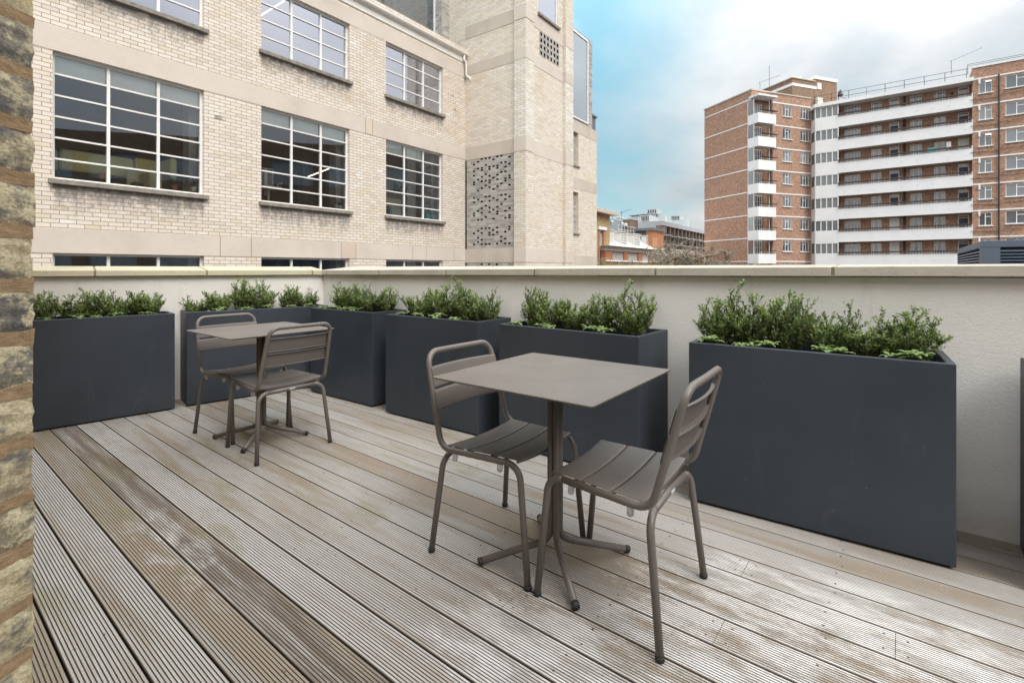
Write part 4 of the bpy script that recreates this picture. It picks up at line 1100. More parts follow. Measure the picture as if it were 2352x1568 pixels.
xg0 = F.on_y(850, 0, RY)[0]; xg1 = F.on_y(c2(625, 0)[0], 60, RY)[0]; xp1 = F.on_y(c2(790, 0)[0], 100, RY)[0]
ztop = ZG+4.2
rb = MB(); rb.box(X0, xg0-3.2, RY, RY+4, ZG, ztop); rb.box(xg1, XT+.3, RY-.35, RY+4, ZG, ztop); rb.box(xg0-3.2, xg1, RY, RY+4, ZG+2.9, ztop); rb.build('roof_storey_wall', M['brick_grey'], off)
zb = F.on_y(*c2(625, 200), RY)[1]
gf = MB(); gf.box(xg0-3.2, xg1, RY-.03, RY+.03, zb-.03, zb+.06); gf.box(xg1-.05, xg1, RY-.03, RY+.03, zb, ZG+2.9); gf.build('roof_window_frame', M['white_frame'], off)
MB().quad((xg0-3.2, RY, zb), (xg1, RY, zb), (xg1, RY, ZG+2.9), (xg0-3.2, RY, ZG+2.9)).build('roof_glazing', M['glass_roof'], off)
MB().quad((xg0-3.2, RY+2.0, ZG), (xg1, RY+2.0, ZG), (xg1, RY+2.0, ZG+4), (xg0-3.2, RY+2.0, ZG+4)).quad((xg1-.01, RY+.05, ZG), (xg1-.01, RY+2, ZG), (xg1-.01, RY+2, ZG+4), (xg1-.01, RY+.05, ZG+4)).build('roof_room_shell', M['int_dark'], off)
MB().box(xg0-3.2, xg1, RY+.03, RY+.3, ZG, zb).build('flashing', M['lead'], off)
lf = MB()
for k in range(7): lf.box(xg1+.0+k*.22, xg1+.22+k*.22, RY-.362, RY-.35, ZG+.18, ZG+.62-k*.045+.05)
lf.build('stepped_flashing', M['lead'], off)

# ---- stair tower
yT = None
PIL = .07
def tower_y(u): return F.on_x(u, 300, XT)[0]
y_p1 = tower_y(1183.5); yC = F.on_x(1207.6, 300, XT-PIL)[0]; yF = yC            # yC negative: towards us
ytop = 16.5
hz = []
# honeycomb holes measured on the enlarged crop (3.2652 px per photo px)
H = """150,240 150,330 150,375 150,463 150,508 150,688 150,730 150,865 150,910 150,1133 150,1270
203,208 203,300 203,434 203,568 203,703 203,838 203,972 203,1108 203,1200 203,1247
250,177 252,270 252,315 252,405 252,450 250,540 250,722 250,812 250,857 250,947 250,1083 250,1129 250,1220 250,1266
303,143 303,240 303,376 303,465 303,510 303,648 303,784 303,920 303,1057 303,1289
352,160 352,254 352,298 352,391 352,436 352,480 352,525 352,664 352,709 352,802 352,847 350,1078 350,1123 350,1169 350,1264
403,177 403,268 403,405 403,543 403,682 403,820 403,959 400,1099 400,1144
455,143 455,237 455,282 455,376 455,421 455,514 455,699 455,793 455,839 455,884 452,1071 452,1117 452,1260
508,110 508,206 508,345 508,484 508,626 508,764 505,1187 505,1235
560,220 560,268 560,314 560,407 560,453 560,642 560,688 560,828 560,923 558,1111 558,1208 558,1255
613,142 613,237 613,377 613,423 613,517 613,660 613,802 613,895 613,942 611,1038 611,1085 611,1276
297,1508 248,1534 197,1558 348,1532 400,1556 448,1534 503,1502"""
holesT = []
yp = lambda x: XT
for tok in H.split():
    a, b = tok.split(','); u, v = (1850+float(a)/3.2652)/1.7415, (590+float(b)/3.2652)/1.7415
    yy, zz = F.on_x(u, v, XT); holesT.append((yy, zz))
def face_x(mb, x, ya, yb, z0, z1, holes=(), depth=.12, mi=0, ri=None):
    """wall facing -x, spanning y from ya (near) to yb (far)"""
    t = MB(); t.wall(ya, yb, z0, z1, 0, holes, depth, mi, ri)     # local: along=y
    st = len(mb.v)
    mb.add([(x+p[1], p[0], p[2]) for p in t.v], [tuple(reversed(f)) for f in t.f]); mb.m[-len(t.m):] = t.m
zA0, zA1 = F.on_x(*c2(1083, 870), XT)[1], F.on_x(*c2(1083, 792), XT)[1]      # band over the honeycomb
zB0, zB1 = F.on_x(*c2(1083, 1495), XT)[1], F.on_x(*c2(1083, 1413), XT)[1]
zC0, zC1 = F.on_x(*c2(1085, 352), XT)[1], F.on_x(*c2(1085, 288), XT)[1]
zD0, zD1 = F.on_x(*c2(1085, 126), XT)[1], F.on_x(*c2(1085, 52), XT)[1]
print('tower', [round(v, 2) for v in (XT, y_p1, yC, zA0, zA1, zB0, zB1, zC0, zC1, zD0, zD1, h1, h1+band1, h0, h0+band0)])
tw = MB(); gy0 = y_p1
face_x(tw, XT, y_p1, 4.5, ZG+.3, ytop); face_x(tw, XT, y_p1, 0.0, zA1, ZG+.3)
tw.build('tower_wall', M['brick_cream2'], off); tw = MB(); face_x(tw, XT, y_p1, 0.0, GZ, zB0-3.0)
tw.build('tower_wall', M['brick_cream2'], off)
gh = [(y-.046, y+.046, round(z/.075)*.075+.008, round(z/.075)*.075+.067) for y, z in holesT]
gr = MB(); face_x(gr, XT+.004, y_p1, -.06, zB1, zA0, [h for h in gh if h[2] > zB1], .15, 0, 1)
face_x(gr, XT+.004, y_p1, -.06, zB0-3.0, zB0, [h for h in gh if h[3] < zB0], .15, 0, 1)
gr.quad((XT+.16, y_p1, zB0-3), (XT+.16, 0, zB0-3), (XT+.16, 0, zA0), (XT+.16, y_p1, zA0), 1)
gr.build('honeycomb_panel', [M['brick_grey'], M['void']], off)
bt = MB()
for z0, z1 in ((zA0, zA1), (zB0, zB1), (zC0, zC1), (zD0, zD1)):
    MB().box(XT-.008, XT+.02, y_p1, -.008, z0, z1).build('concrete_band', M['conc_dark'], off)
# corner pilaster and right-hand faces
xP1 = F.on_y(1225.8, 300, yC)[0]; xR0 = F.on_y(1299.5, 300, yC)[0]; xR1 = F.on_y(1316.4, 300, yC)[0]
yB = yC+.12
pl = MB(); pl.box(XT-PIL, xP1, yC, y_p1, GZ, ytop, skip='b'); pl.build('corner_pilaster', M['brick_cream2'], off)
px_ = MB(); zw0, zw1 = zA1, zC0
px_.box(XT-PIL-.006, xP1+.002, yC-.006, y_p1-.01, zw0, zw1); px_.build('glazed_brick_pilaster', M['brick_white'], off)
xl0 = F.on_y(c2(1216, 50)[0], 20, yB)[0]; xl1 = F.on_y(c2(1328, 50)[0], 20, yB)[0]; zl0 = F.on_y(*c2(1270, 115), yB)[1]
xv0 = F.on_y(c2(1222, 0)[0], 100, yB)[0]; xv1 = F.on_y(c2(1334, 0)[0], 100, yB)[0]
zv1 = F.on_y(*c2(1222, 168), yB)[1]; zv0 = F.on_y(*c2(1222, 312), yB)[1]
rf = MB(); rf.wall(xP1, xR0, GZ, ytop, yB, [(xl0, xl1, zl0, ytop-1.2), (xv0+.01, xv1-.01, zv0+.01, zv1-.01)], .12); rf.build('tower_front_wall', M['brick_cream2'], off)
vg = MB(); nh = []
cw, chh = (xv1-xv0)/6, (zv1-zv0)/4.0
for i in range(6):
    for j in range(4): nh.append((xv0+cw*(i+.28), xv0+cw*(i+.78), zv0+chh*(j+.15), zv0+chh*(j+.72)))
vg.wall(xv0, xv1, zv0, zv1, yB-.006, nh, .12, 0, 1); vg.quad((xv0, yB+.11, zv0), (xv1, yB+.11, zv0), (xv1, yB+.11, zv1), (xv0, yB+.11, zv1), 1)
vg.build('vent_panel', [M['brick_grey'], M['void']], off)
rf2 = MB(); rf2.box(xR0, xR1, yC, yC+3.2, GZ, ytop, skip='b'); rf2.build('right_pilaster', M['brick_cream2'], off)
zw2 = F.on_y(*c2(1390, 268), yC)[1]; zw3 = F.on_y(*c2(1390, 860), yC)[1]
MB().box(xR0-.005, xR1+.005, yC-.006, yC+1, zw3, zw2).build('glazed_brick_pilaster', M['brick_white'], off)
bt = MB()
for (za_, zb_) in ((zA0, zA1), (zB0, zB1), (zC0, zC1), (zD0, zD1)):
    MB().box(XT-PIL-.012, xP1+.008, yC-.012, y_p1-.005, za_, zb_).build('concrete_band', M['conc'], off)
    MB().box(xP1+.008, xR0-.008, yB-.008, yB+.02, za_, zb_).build('concrete_band', M['conc'], off)
    MB().box(xR0-.012, xR1+.012, yC-.012, yC+2.5, za_, zb_).build('concrete_band', M['conc'], off)

wn2 = MB(); wn2.box(xl0, xl0+.04, yB+.03, yB+.08, zl0, ytop-1.2); wn2.box(xl1-.06, xl1, yB+.03, yB+.08, zl0, ytop-1.2); wn2.box(xl0+.04, xl1-.06, yB+.03, yB+.08, zl0, zl0+.04)
wo = wn2.build('window', M['white_frame'], off); MB().quad((xl0, yB+.06, zl0), (xl1, yB+.06, zl0), (xl1, yB+.06, ytop-1.2), (xl0, yB+.06, ytop-1.2)).build('pane', M['glass_high'], wo)
MB().box(xl0-.04, xl1+.08, yB-.07, yB+.05, zl0-.08, zl0).build('window_sill', M['granite'], off)
MB().box(XT+.3, xR1-.05, yB+.2, yC+3.2, GZ, ytop-.05).build('tower_core', M['int_dark'], off)
# rear wing right of the tower
yW = yC+.75
xW0 = xR1-.1; xW1 = F.on_y(1370.8, 400, yW)[0]
zWt = F.on_y(*c2(1485, 745), yW)[1]; zWb = F.on_y(*c2(1485, 688+75), yW)[1]
zt0_, zt1_ = F.on_y(*c2(1485, 755), yW)[1], F.on_y(*c2(1485, 820-15), yW)[1]
wz1 = F.on_y(*c2(1432, 752), yW)[1]; wz0 = F.on_y(*c2(1432, 945), yW)[1]; wz3 = F.on_y(*c2(1432, 1097), yW)[1]; wz2 = F.on_y(*c2(1432, 1330), yW)[1]
wx1 = F.on_y(c2(1445, 0)[0], 400, yW)[0]
wg = MB(); wg.wall(xW0, xW1, GZ, zWt+.2, yW, [(xW0+.1, wx1, wz0, wz1), (xW0+.1, wx1, wz2, wz3)], .12)
wg.quad((xW1, yW, GZ), (xW1, yW+5, GZ), (xW1, yW+5, zWt+.2), (xW1, yW, zWt+.2)); wg.build('rear_wing_wall', M['brick_cream2'], off)
MB().quad((xW0, yW+.11, wz2-.1), (wx1+.1, yW+.11, wz2-.1), (wx1+.1, yW+.11, wz1+.1), (xW0, yW+.11, wz1+.1)).build('blocked_opening', M['brick_grey'], off)
MB().box(xW0, wx1+.06, yW-.05, yW+.05, wz0-.06, wz0).build('window_sill', M['granite'], off); MB().box(xW0, wx1+.06, yW-.05, yW+.05, wz2-.06, wz2).build('window_sill', M['granite'], off)
MB().box(xW0, xW1+.005, yW-.007, yW+.02, zWt-.25, zWt+.2).build('concrete_band', M['conc_dark'], off)
za_ = F.on_y(*c2(1485, 1060), yW)[1]; MB().box(xW0, xW1+.005, yW-.007, yW+.02, za_-.22, za_+.22).build('concrete_band', M['conc_dark'], off)
za_ = F.on_y(*c2(1485, 1490), yW)[1]; MB().box(xW0, xW1+.005, yW-.007, yW+.02, za_-.22, za_+.22).build('concrete_band', M['conc_dark'], off)
# glazed box on top of the wing
yG = yW; gx0, gxa, gxb = xR1-.1, F.on_y(c2(1500, 0)[0], 200, yG)[0], F.on_y(c2(1524, 0)[0], 200, yG)[0]
gz1 = F.on_y(*c2(1500, 238), yG)[1]; gz0 = zWt+.2
MB().box(gxa, gxb, yG, yG+3, gz0, gz1+.12).box(gx0, gxa, yG+.02, yG+3, gz1+.02, gz1+.12).box(gx0, gxa, yG+.02, yG+.1, gz0, gz0+.12).build('glazed_box_wall', M['brick_grey'], off)
fr = MB(); fr.box(gx0, gxa, yG-.02, yG+.04, gz1-.05, gz1+.03); fr.box(gxa-.07, gxa, yG-.02, yG+.04, gz0+.1, gz1-.05); fr.box(gx0, gxa-.07, yG-.02, yG+.04, gz0+.1, gz0+.16)
wo = fr.build('window', M['white_frame'], off); MB().quad((gx0, yG+.01, gz0+.1), (gxa-.03, yG+.01, gz0+.1), (gxa-.03, yG+.01, gz1), (gx0, yG+.01, gz1)).build('pane', glass_mat('corner_glass', .45, (.75, .86, .92), (.75, .85, .92)), wo)
MB().quad((gx0, yG+2.9, gz0), (gxa, yG+2.9, gz0), (gxa, yG+2.9, gz1), (gx0, yG+2.9, gz1)).build('box_interior', M['int_pale'], off)
cz = F.on_y(*c2(1540, 658), yW)[1]
MB().box(gxb+.02, xW1-.02, yW+.05, yW+.6, zWt+.2, cz-.08).box(gxb-.03, xW1+.05, yW, yW+.65, cz-.08, cz).build('chimney', M['lead'], off)

# ================================================================== FARTHER BUILDINGS
c3 = lambda x, y: (1320.7+x/6.8267, 402+y/6.8267)
c4 = lambda x, y: (1579.1+x/3.034, 114.8+y/3.034)
def opaque_glass(name, stops, refl=.28):
    m = NT(name); oi = m.n('ShaderNodeObjectInfo'); col = m.ramp(oi.outputs['Random'], stops)
    n = m.noise(m.co('UV', (1, .6, 1)), 1.2, 2); col = m.mix(.3, col, m.ramp(n, [(.3, .65), (.7, 1.25)]), 'MULTIPLY')
    m.set(Base_Color=col, Roughness=.9)
    gl = m.n('ShaderNodeBsdfGlossy'); gl.inputs['Roughness'].default_value = .02; mx = m.n('ShaderNodeMixShader'); mx.inputs[0].default_value = refl
    m.l(m.p.outputs[0], mx.inputs[1]); m.l(gl.outputs[0], mx.inputs[2]); m.l(mx.outputs[0], m.out.inputs[0]); return m.mat
M['apt_glass'] = opaque_glass('flat_window_glass_with_curtain', [(0, (.06, .068, .08)), (.35, (.10, .115, .135)), (.65, (.16, .18, .205)), (1, (.34, .37, .39))], .22)
M['stair_glass'] = opaque_glass('stair_screen_glass', [(0, (.12, .14, .15)), (1, (.17, .20, .21))], .2)
M['far_glass'] = opaque_glass('far_window_glass', [(0, (.12, .13, .12)), (1, (.24, .26, .25))], .2)

class Bld:
    def __init__(s, name, label, cat, frame, loc=None, group=None):
        s.f = frame; s.o = (frame.ox, frame.oy, 0) if loc is None else loc
        s.root = empty(name, s.o, 0, label, cat, group)
    def part(s, mb, name, mat, frame=None, **k):
        fr = frame or s.f; o = mb.build(name, mat, s.root, **k); o.location = (fr.ox-s.o[0], fr.oy-s.o[1], 0); o.rotation_euler = (0, 0, fr.a); return o
def grid_window(mb, x0, x1, y, z0, z1, cols, rows, t=.05, d=.05):
    """white bars in the plane facing -y"""
    mb.box(x0, x0+t, y-d, y, z0, z1); mb.box(x1-t, x1, y-d, y, z0, z1); mb.box(x0+t, x1-t, y-d, y, z0, z0+t); mb.box(x0+t, x1-t, y-d, y, z1-t, z1)
    for i in range(1, cols): xx = x0+(x1-x0)*i/cols; mb.box(xx-t*.4, xx+t*.4, y-d*.9, y, z0+t, z1-t)
    for i in range(1, rows): zz = z0+(z1-z0)*i/rows; mb.box(x0+t, x1-t, y-d*.8, y, zz-t*.35, zz+t*.35)
    return mb
DA = FA
def corner_frame(u, Y): return Frame((u-UC)*Y/FPX, Y, DA)
# --- yellow brick tower with one tall window
_c, _s = math.cos(DA), math.sin(DA); _ox, _oy, _k = (1391.5-UC)*42/FPX, 42, (1364-UC)/FPX
YT_ = (.45-_ox*_s+_oy*_c)/(_c-_k*_s)
f = corner_frame(1364, YT_); B = Bld('brick_tower', 'yellow brick block with one tall thin window, next to the office building', 'building', f)
zt = f.on_y(*c3(342, 590))[1]; xr = f.on_y(*c3(540, 640))[0]; wxa, wxb = f.on_y(*c3(384, 900))[0], f.on_y(*c3(440, 900))[0]
wz1 = f.on_y(*c3(400, 868))[1]; wz0 = f.on_y(*c3(400, 1440))[1]-4
mb = MB(); mb.wall(0, xr, GZ, zt-.02, 0, [(wxa, wxb, wz0, wz1)], .25); mb.box(0, xr, .26, 8, GZ, zt-.02, skip='f'); mb.quad((0, .0, GZ), (0, .3, GZ), (0, .3, zt-.02), (0, 0, zt-.02)); B.part(mb, 'wall', M['brick_yellow'])
TW_R = f.wor(xr, 0); TW_O = f.wor(0, 0)
ra, rb_ = f.on_y(*c3(362, 900))[0], f.on_y(*c3(466, 900))[0]
mb = MB(); mb.box(ra, wxa, -.05, .01, wz0, wz1+.05); mb.box(wxb, rb_, -.05, .01, wz0, wz1+.05); mb.box(0, xr, -.03, .01, f.on_y(*c3(342, 640))[1], zt); B.part(mb, 'red_brick_surround', M['brick_orange'])
w_ = B.part(grid_window(MB(), wxa, wxb, .2, wz0, wz1, 3, 22, .05), 'tall_window', M['white_frame']); MB().quad((wxa, .21, wz0), (wxb, .21, wz0), (wxb, .21, wz1), (wxa, .21, wz1)).build('pane', M['far_glass'], w_)
B.part(MB().box(ra-.08, rb_+.12, -.16, 0, wz1+.05, wz1+.30), 'window_lintel', M['white_paint'])
B.part(MB().box(-.2, xr+1.0, -.5, 8, zt, zt+.28).box(-.2, xr+.7, -.3, 8, zt+.28, zt+.36), 'cornice', M['conc_dark'])
top1 = zt+.36; bl = f.wor(f.on_y(*c3(480, 560), .4)[0], .4)
# --- crow on the cornice
cr = MB(); P = [(-.16, 0, .12), (-.08, 0, .16), (.0, 0, .19), (.08, 0, .24), (.12, 0, .27), (.17, 0, .26)]
cr.tube(P, [.012, .045, .06, .05, .035, .006], 8); cr.tube([(-.30, 0, .06), (-.12, 0, .14)], [.015, .03], 6); cr.tube([(.0, -.02, 0), (.0, -.02, .15)], .006, 4); cr.tube([(.0, .02, 0), (.0, .02, .15)], .006, 4)
o = cr.build('crow', M['rubber'], None, smooth=True); o.location = (bl[0], bl[1], top1); o.rotation_euler = (0, 0, PI-.4); o.scale = (.85,)*3; tag(o, 'small black bird perched on the cornice of the yellow brick block', 'bird')
# --- long low building with dormers
f = corner_frame(1391.5, 42); B = Bld('workshop_building', 'low red and yellow brick building with white dormers on its roof', 'building', f)
zc = f.on_y(*c3(482, 1175))[1]; zk = f.on_y(*c3(482, 1105))[1]; xr = f.on_y(1540, 560)[0]; zs = f.on_y(*c3(482, 1350))[1]
hs_ = []
for (a, b, tp, bt_) in ((593, 775, 1188, 1345), (840, 995, 1208, 1352), (1055, 1170, 1225, 1368), (1235, 1330, 1240, 1378)):
    xa, xb = f.on_y(*c3(a, 1250))[0], f.on_y(*c3(b, 1250))[0]; hs_.append((xa, xb, zs+.08, f.on_y(*c3((a), tp))[1]))
zh = min(h[3] for h in hs_); hs_ = [(h[0], h[1], h[2], zh) for h in hs_]
xq, yq = f.loc(*TW_R); yq = max(.3, yq-.02)
mb = MB(); mb.wall(0, xr, zs, zc, 0, hs_, .25); mb.quad((0, 0, zs), (0, yq, zs), (0, yq, zc), (0, 0, zc)); B.part(mb, 'upper_wall', M['brick_orange'])
mb = MB(); mb.wall(0, xr, GZ, zs, .03); mb.quad((0, 0, GZ), (0, yq, GZ), (0, yq, zs), (0, 0, zs)); B.part(mb, 'lower_wall', M['brick_yellow'])
B.part(MB().box(-.05, xr, -.12, .02, zs-.02, zs+.10), 'sill_course', M['white_paint'])
B.part(MB().box(-.35, xr, -.45, yq, zc+.35, zk).box(-.1, xr, -.15, yq, zc+.12, zc+.35), 'cornice', M['conc_dark']); B.part(MB().box(xq+.05, xr, yq-.1, 6, zc, zk-.02), 'flat_roof', M['gravel']); B.part(MB().box(-.02, xr, -.05, yq, zc, zc+.12), 'frieze', M['white_paint'])
for h in hs_:
    w_ = B.part(grid_window(MB(), h[0], h[1], .2, h[2], h[3], 10, 4, .05), 'window', M['white_frame']); MB().quad((h[0], .21, h[2]), (h[1], .21, h[2]), (h[1], .21, h[3]), (h[0], .21, h[3])).build('pane', M['far_glass'], w_)
ys = 2.2
# sloping roof strip
xs1 = f.on_y(*c3(1045, 1140), ys)[0]
zr1 = f.on_y(*c3(560, 1070), ys)[1]
mb = MB(); mb.quad((xq+.05, .4, zk), (xs1, .4, zk), (xs1-.4, ys+.6, zk+1.3), (xq+.05, ys+.6, zk+1.3)); mb.quad((xs1, .4, zk), (xs1, ys+.6, zk), (xs1-.4, ys+.6, zk+1.5), (xs1, .4, zk)); M['dormer'] = plain('chalky_white_roof_paint', (.56, .55, .52), .85, .12, .8); B.part(mb, 'roof', M['dormer'])
for (sl_, a, b, tp, bt_) in ((500, 541, 600, 890, 1062), (615, 712, 816, 915, 1088), (822, 918, 1014, 945, 1110)):
    ya = 1.2
    xa, xb = f.on_y(*c3(a, 1000), ya)[0], f.on_y(*c3(b, 1000), ya)[0]; z1 = f.on_y(*c3(a, tp), ya)[1]; z0 = f.on_y(*c3(a, bt_), ya)[1]
    xa = max(xa, xq+.15); d_ = MB(); d_.box(xa-.08, xb+.08, ya, ya+3.2, z0-.2, z1+.12); d_.box(xa-.15, xb+.15, ya-.1, ya+3.2, z1+.12, z1+.2)
    dm = B.part(d_, 'dormer', M['dormer']); w_ = grid_window(MB(), xa, xb, ya-.01, z0, z1, 5, 4, .06, .06).build('window', M['white_frame'], dm)
    MB().quad((xa+.03, ya-.02, z0), (xb-.03, ya-.02, z0), (xb-.03, ya-.02, z1), (xa+.03, ya-.02, z1)).build('pane', M['far_glass'], dm)
# --- corrugated plant screen building
f = corner_frame(1396, 58); B = Bld('corrugated_shed', 'blue-grey corrugated metal rooftop enclosure with a thin railing', 'building', f)
zt = f.on_y(*c3(535, 672))[1]; xr = f.on_y(*c3(745, 720))[0]
mb = MB(); nr = 22; zb_ = zt-2.6
for i in range(nr):
    za, zz = zb_+(zt-zb_)*i/nr, zb_+(zt-zb_)*(i+1)/nr
    mb.quad((0, .0, za), (xr, .0, za), (xr, -.06, (za+zz)/2), (0, -.06, (za+zz)/2)); mb.quad((0, -.06, (za+zz)/2), (xr, -.06, (za+zz)/2), (xr, 0, zz), (0, 0, zz))
mb.box(0, xr, .01, 5, GZ, zt, skip='f'); mb.quad((0, 0, GZ), (xr, 0, GZ), (xr, 0, zb_), (0, 0, zb_)); B.part(mb, 'wall', M['corrug'])
rl = MB(); zr = f.on_y(*c3(560, 900), -1.4)[1]
for i in range(7): xx = -.2+(xr+1.2)*i/6; rl.tube([(xx, -1.4, zr), (xx, -1.4, zr+1.0)], .03, 5)
for h in (.5, 1.0): rl.tube([(-.2, -1.4, zr+h), (xr+1.0, -1.4, zr+h)], .03, 5)
B.part(rl, 'railing', M['plantgrey'])
for (a, b) in ((575, 735), (735, 765)):
    xx, zz = f.on_y(*c3(a, b), -.2); B.part(MB().lathe(xx, -.25, [(.02, zz-.2), (.12, zz-.16), (.2, zz), (.12, zz+.16), (.02, zz+.2)], 12), 'flue_cowl', M['plantgrey'])
# --- brown brick lift housing
f = corner_frame(1320.7+885/6.8267, 84); B = Bld('brick_plant_room', 'plain brown brick rooftop box between the corrugated enclosure and the grey building', 'building', f)
zt = f.on_y(*c3(885, 700))[1]; xr = f.on_y(*c3(985, 720))[0]; yl = f.on_x(c3(745, 0)[0], 520)[0]
B.part(MB().box(0, xr, 0, yl, GZ, zt), 'wall', M['brick_brown']); B.part(MB().box(-.1, xr+.1, -.1, yl+.1, zt, zt+.25), 'coping', M['roofgrey'])
yy, zz = f.on_x(*c3(795, 788), -.3); B.part(MB().lathe(-.3, yy, [(.02, zz-.38), (.2, zz-.33), (.33, zz-.19), (.38, zz), (.33, zz+.19), (.2, zz+.33), (.02, zz+.38)], 14), 'ball_vent', M['plantgrey'])
# --- distant pale boxes
for (a, c_, b, tp, Y, lab) in ((650, 700, 880, 672, 118, 'pale grey low rooftop block far behind the brown brick box'), (880, 985, 1040, 640, 125, 'pale grey square rooftop block far behind, left of the plant units')):
    f = corner_frame(c3(c_, 0)[0], Y); B = Bld('rooftop_block', lab, 'building', f); zt = f.on_y(*c3(c_, tp))[1]
    xr = f.on_y(*c3(b, 700))[0]; yl = f.on_x(c3(a, 0)[0], 510)[0]
    B.part(MB().box(0, xr, 0, yl, GZ, zt), 'wall', M['roofgrey']); B.part(MB().box(-.1, xr+.1, -.1, yl+.1, zt, zt+.3), 'roof_edge', M['white_gutter'])
# --- orange brick block
f = corner_frame(c3(1215, 0)[0], 60); B = Bld('orange_brick_block', 'bright orange brick block with three slit windows and a charcoal side', 'building', f)
zt = f.on_y(*c3(1215, 866))[1]; xr = f.on_y(*c3(1390, 900))[0]; yl = f.on_x(c3(875, 0)[0], 530)[0]; ym = f.on_x(c3(1115, 0)[0], 530)[0]
sl = [(f.on_y(*c3(a, 1000))[0], f.on_y(*c3(b, 1000))[0]) for a, b in ((1228, 1241), (1255, 1268), (1282, 1295))]
z1s, z0s = f.on_y(*c3(1260, 968))[1], f.on_y(*c3(1260, 1112))[1]
mb = MB(); mb.wall(0, xr, GZ, zt, 0, [(a, b, z0s, z1s) for a, b in sl], .15); mb.box(0, xr, .16, ym, GZ, zt, skip='f'); mb.quad((0, 0, GZ), (0, .16, GZ), (0, .16, zt), (0, 0, zt)); B.part(mb, 'wall', M['brick_orange'])
mb = MB(); mb.box(.02, xr-.5, ym, yl, GZ, zt); B.part(mb, 'charcoal_wing', M['charcoal']); B.part(MB().box(-.25, xr+.25, -.25, yl+.2, zt, zt+.3), 'roof_edge', M['lead'])
for a, b in sl: B.part(grid_window(MB().quad((a, .14, z0s), (b, .14, z0s), (b, .14, z1s), (a, .14, z1s)), a, b, .12, z0s, z1s, 1, 3, .07), 'window', M['white_frame'])
ya, yb = f.on_x(c3(1050, 0)[0], 550, -.0)[0], f.on_x(c3(1115, 0)[0], 550)[0]; za, zb_ = f.on_x(*c3(1080, 1100))[1], f.on_x(*c3(1080, 968))[1]
B.part(MB().box(-.08, .01, min(ya, yb), max(ya, yb), za, zb_), 'door', M['door_white'])
ba = MB(); y0, y1 = f.on_x(c3(1140, 0)[0], 550, -1)[0], f.on_x(c3(1020, 0)[0], 550, -1)[0]
for i in range(7): yy = y0+(y1-y0)*i/6; ba.tube([(-1, yy, za-.1), (-1, yy, za+1.1)], .03, 4)
for h in (0, .55, 1.1): ba.tube([(-1, y0, za+h), (-1, y1, za+h)], .035, 4)
ba.box(-1.05, 0, y0, y1, za-.25, za-.1); B.part(ba, 'balcony', M['plantgrey'])
# --- grey building with timber fins and roof plant
f = corner_frame(c3(1367, 0)[0], 78); B = Bld('grey_timber_building', 'pale grey building with dark timber fins and shelf louvres, behind the bare trees', 'building', f)
zt = f.on_y(*c3(1367, 716))[1]; zb_ = f.on_y(*c3(1367, 785))[1]; xr = f.on_y(1640, 540)[0]; yl = f.on_x(c3(985, 0)[0], 520)[0]
B.part(MB().box(0, xr, 0, yl, zb_, zt), 'parapet', M['roofgrey'])
B.part(MB().box(0, xr, 1.6, yl, GZ, zb_), 'rear_wall', M['charcoal']); B.part(MB().box(-.02, .3, 1.0, yl, zb_-9, zb_), 'side_cladding', M['roofgrey'])
nf = 15; fins = []
for i in range(nf):
    x0 = i*xr/nf; o = B.part(MB().box(x0, x0+(1.9 if i == 0 else .35), .1, 1.6, GZ, zb_), 'fin', M['timber'])
for i in range(nf):
    x0 = i*xr/nf
    if i: B.part(MB().box(x0+.36, x0+.40, .5, 1.55, GZ, zb_), 'warm_board', M['timber2'])
for i in range(nf):
    for j, dz in enumerate((1.6, 4.6, 7.6)):
        x0 = i*xr/nf; zz = zb_-dz-(1.4 if i % 2 else 0); s_ = MB()
        for q_ in range(4): s_.box(x0+.4, x0+xr/nf+.1, -.9+q_*.3, -.72+q_*.3, zz, zz+.10)
        B.part(s_, 'shelf_louvre', M['plantgrey'])
# plant units
def plant(u0, uc_, u1, vt, vb, Y, lab, fins_=True, slats=0):
    f = corner_frame(c3(uc_, 0)[0], Y); B = Bld('rooftop_plant_unit', lab, 'plant unit', f, loc=None, group='galvanised plant units on the grey roof')
    zt = f.on_y(*c3(uc_, vt))[1]; zb_ = f.on_y(*c3(uc_, vb))[1]; xr = f.on_y(*c3(u1, vt))[0]; yl = f.on_x(c3(u0, 0)[0], 500)[0]
    B.part(MB().box(0, xr, 0, yl, zb_, zt), 'casing', M['plantgrey'])
    if fins_:
        n = 5
        for i in range(n): B.part(MB().box(-.03, .0, yl*(i+.25)/n, yl*(i+.75)/n, zb_+.12, zt-.12), 'vent_opening', M['void'])
    if slats:
        for i in range(slats): zz = zb_+(zt-zb_)*(i+.5)/slats; B.part(MB().box(xr*.45, xr*.95, -.12, 0, zz-.05, zz+.05), 'louvre', M['white_frame'])
    return B, f, xr, yl, zb_, zt
plant(1040, 1160, 1300, 628, 722, 84, 'large galvanised plant unit on the grey roof, lower left box', True)
b_ = plant(1137, 1280, 1358, 528, 602, 86, 'upper galvanised plant unit with dark vertical vents, highest on the grey roof', True)
b_[0].part(MB().add([(-.2, b_[3], b_[4]), (-.2, b_[3]+3.5, b_[4]-.1), (-.2, b_[3], b_[5]-.6), (1.5, b_[3], b_[4]), (1.5, b_[3]+3.5, b_[4]-.1), (1.5, b_[3], b_[5]-.6)], [(0, 1, 2), (3, 5, 4), (1, 4, 5, 2), (0, 3, 4, 1)]), 'intake_hood', M['plantgrey'])
b_[0].part(MB().box(.3, .6, .5, .8, b_[4]-1.6, b_[4]).box(b_[2]-.6, b_[2]-.3, .5, .8, b_[4]-2.2, b_[4]), 'stand', M['plantgrey'])
plant(1305, 1365, 1432, 635, 722, 82, 'small plant unit with white louvres right of the large unit', False, 7)
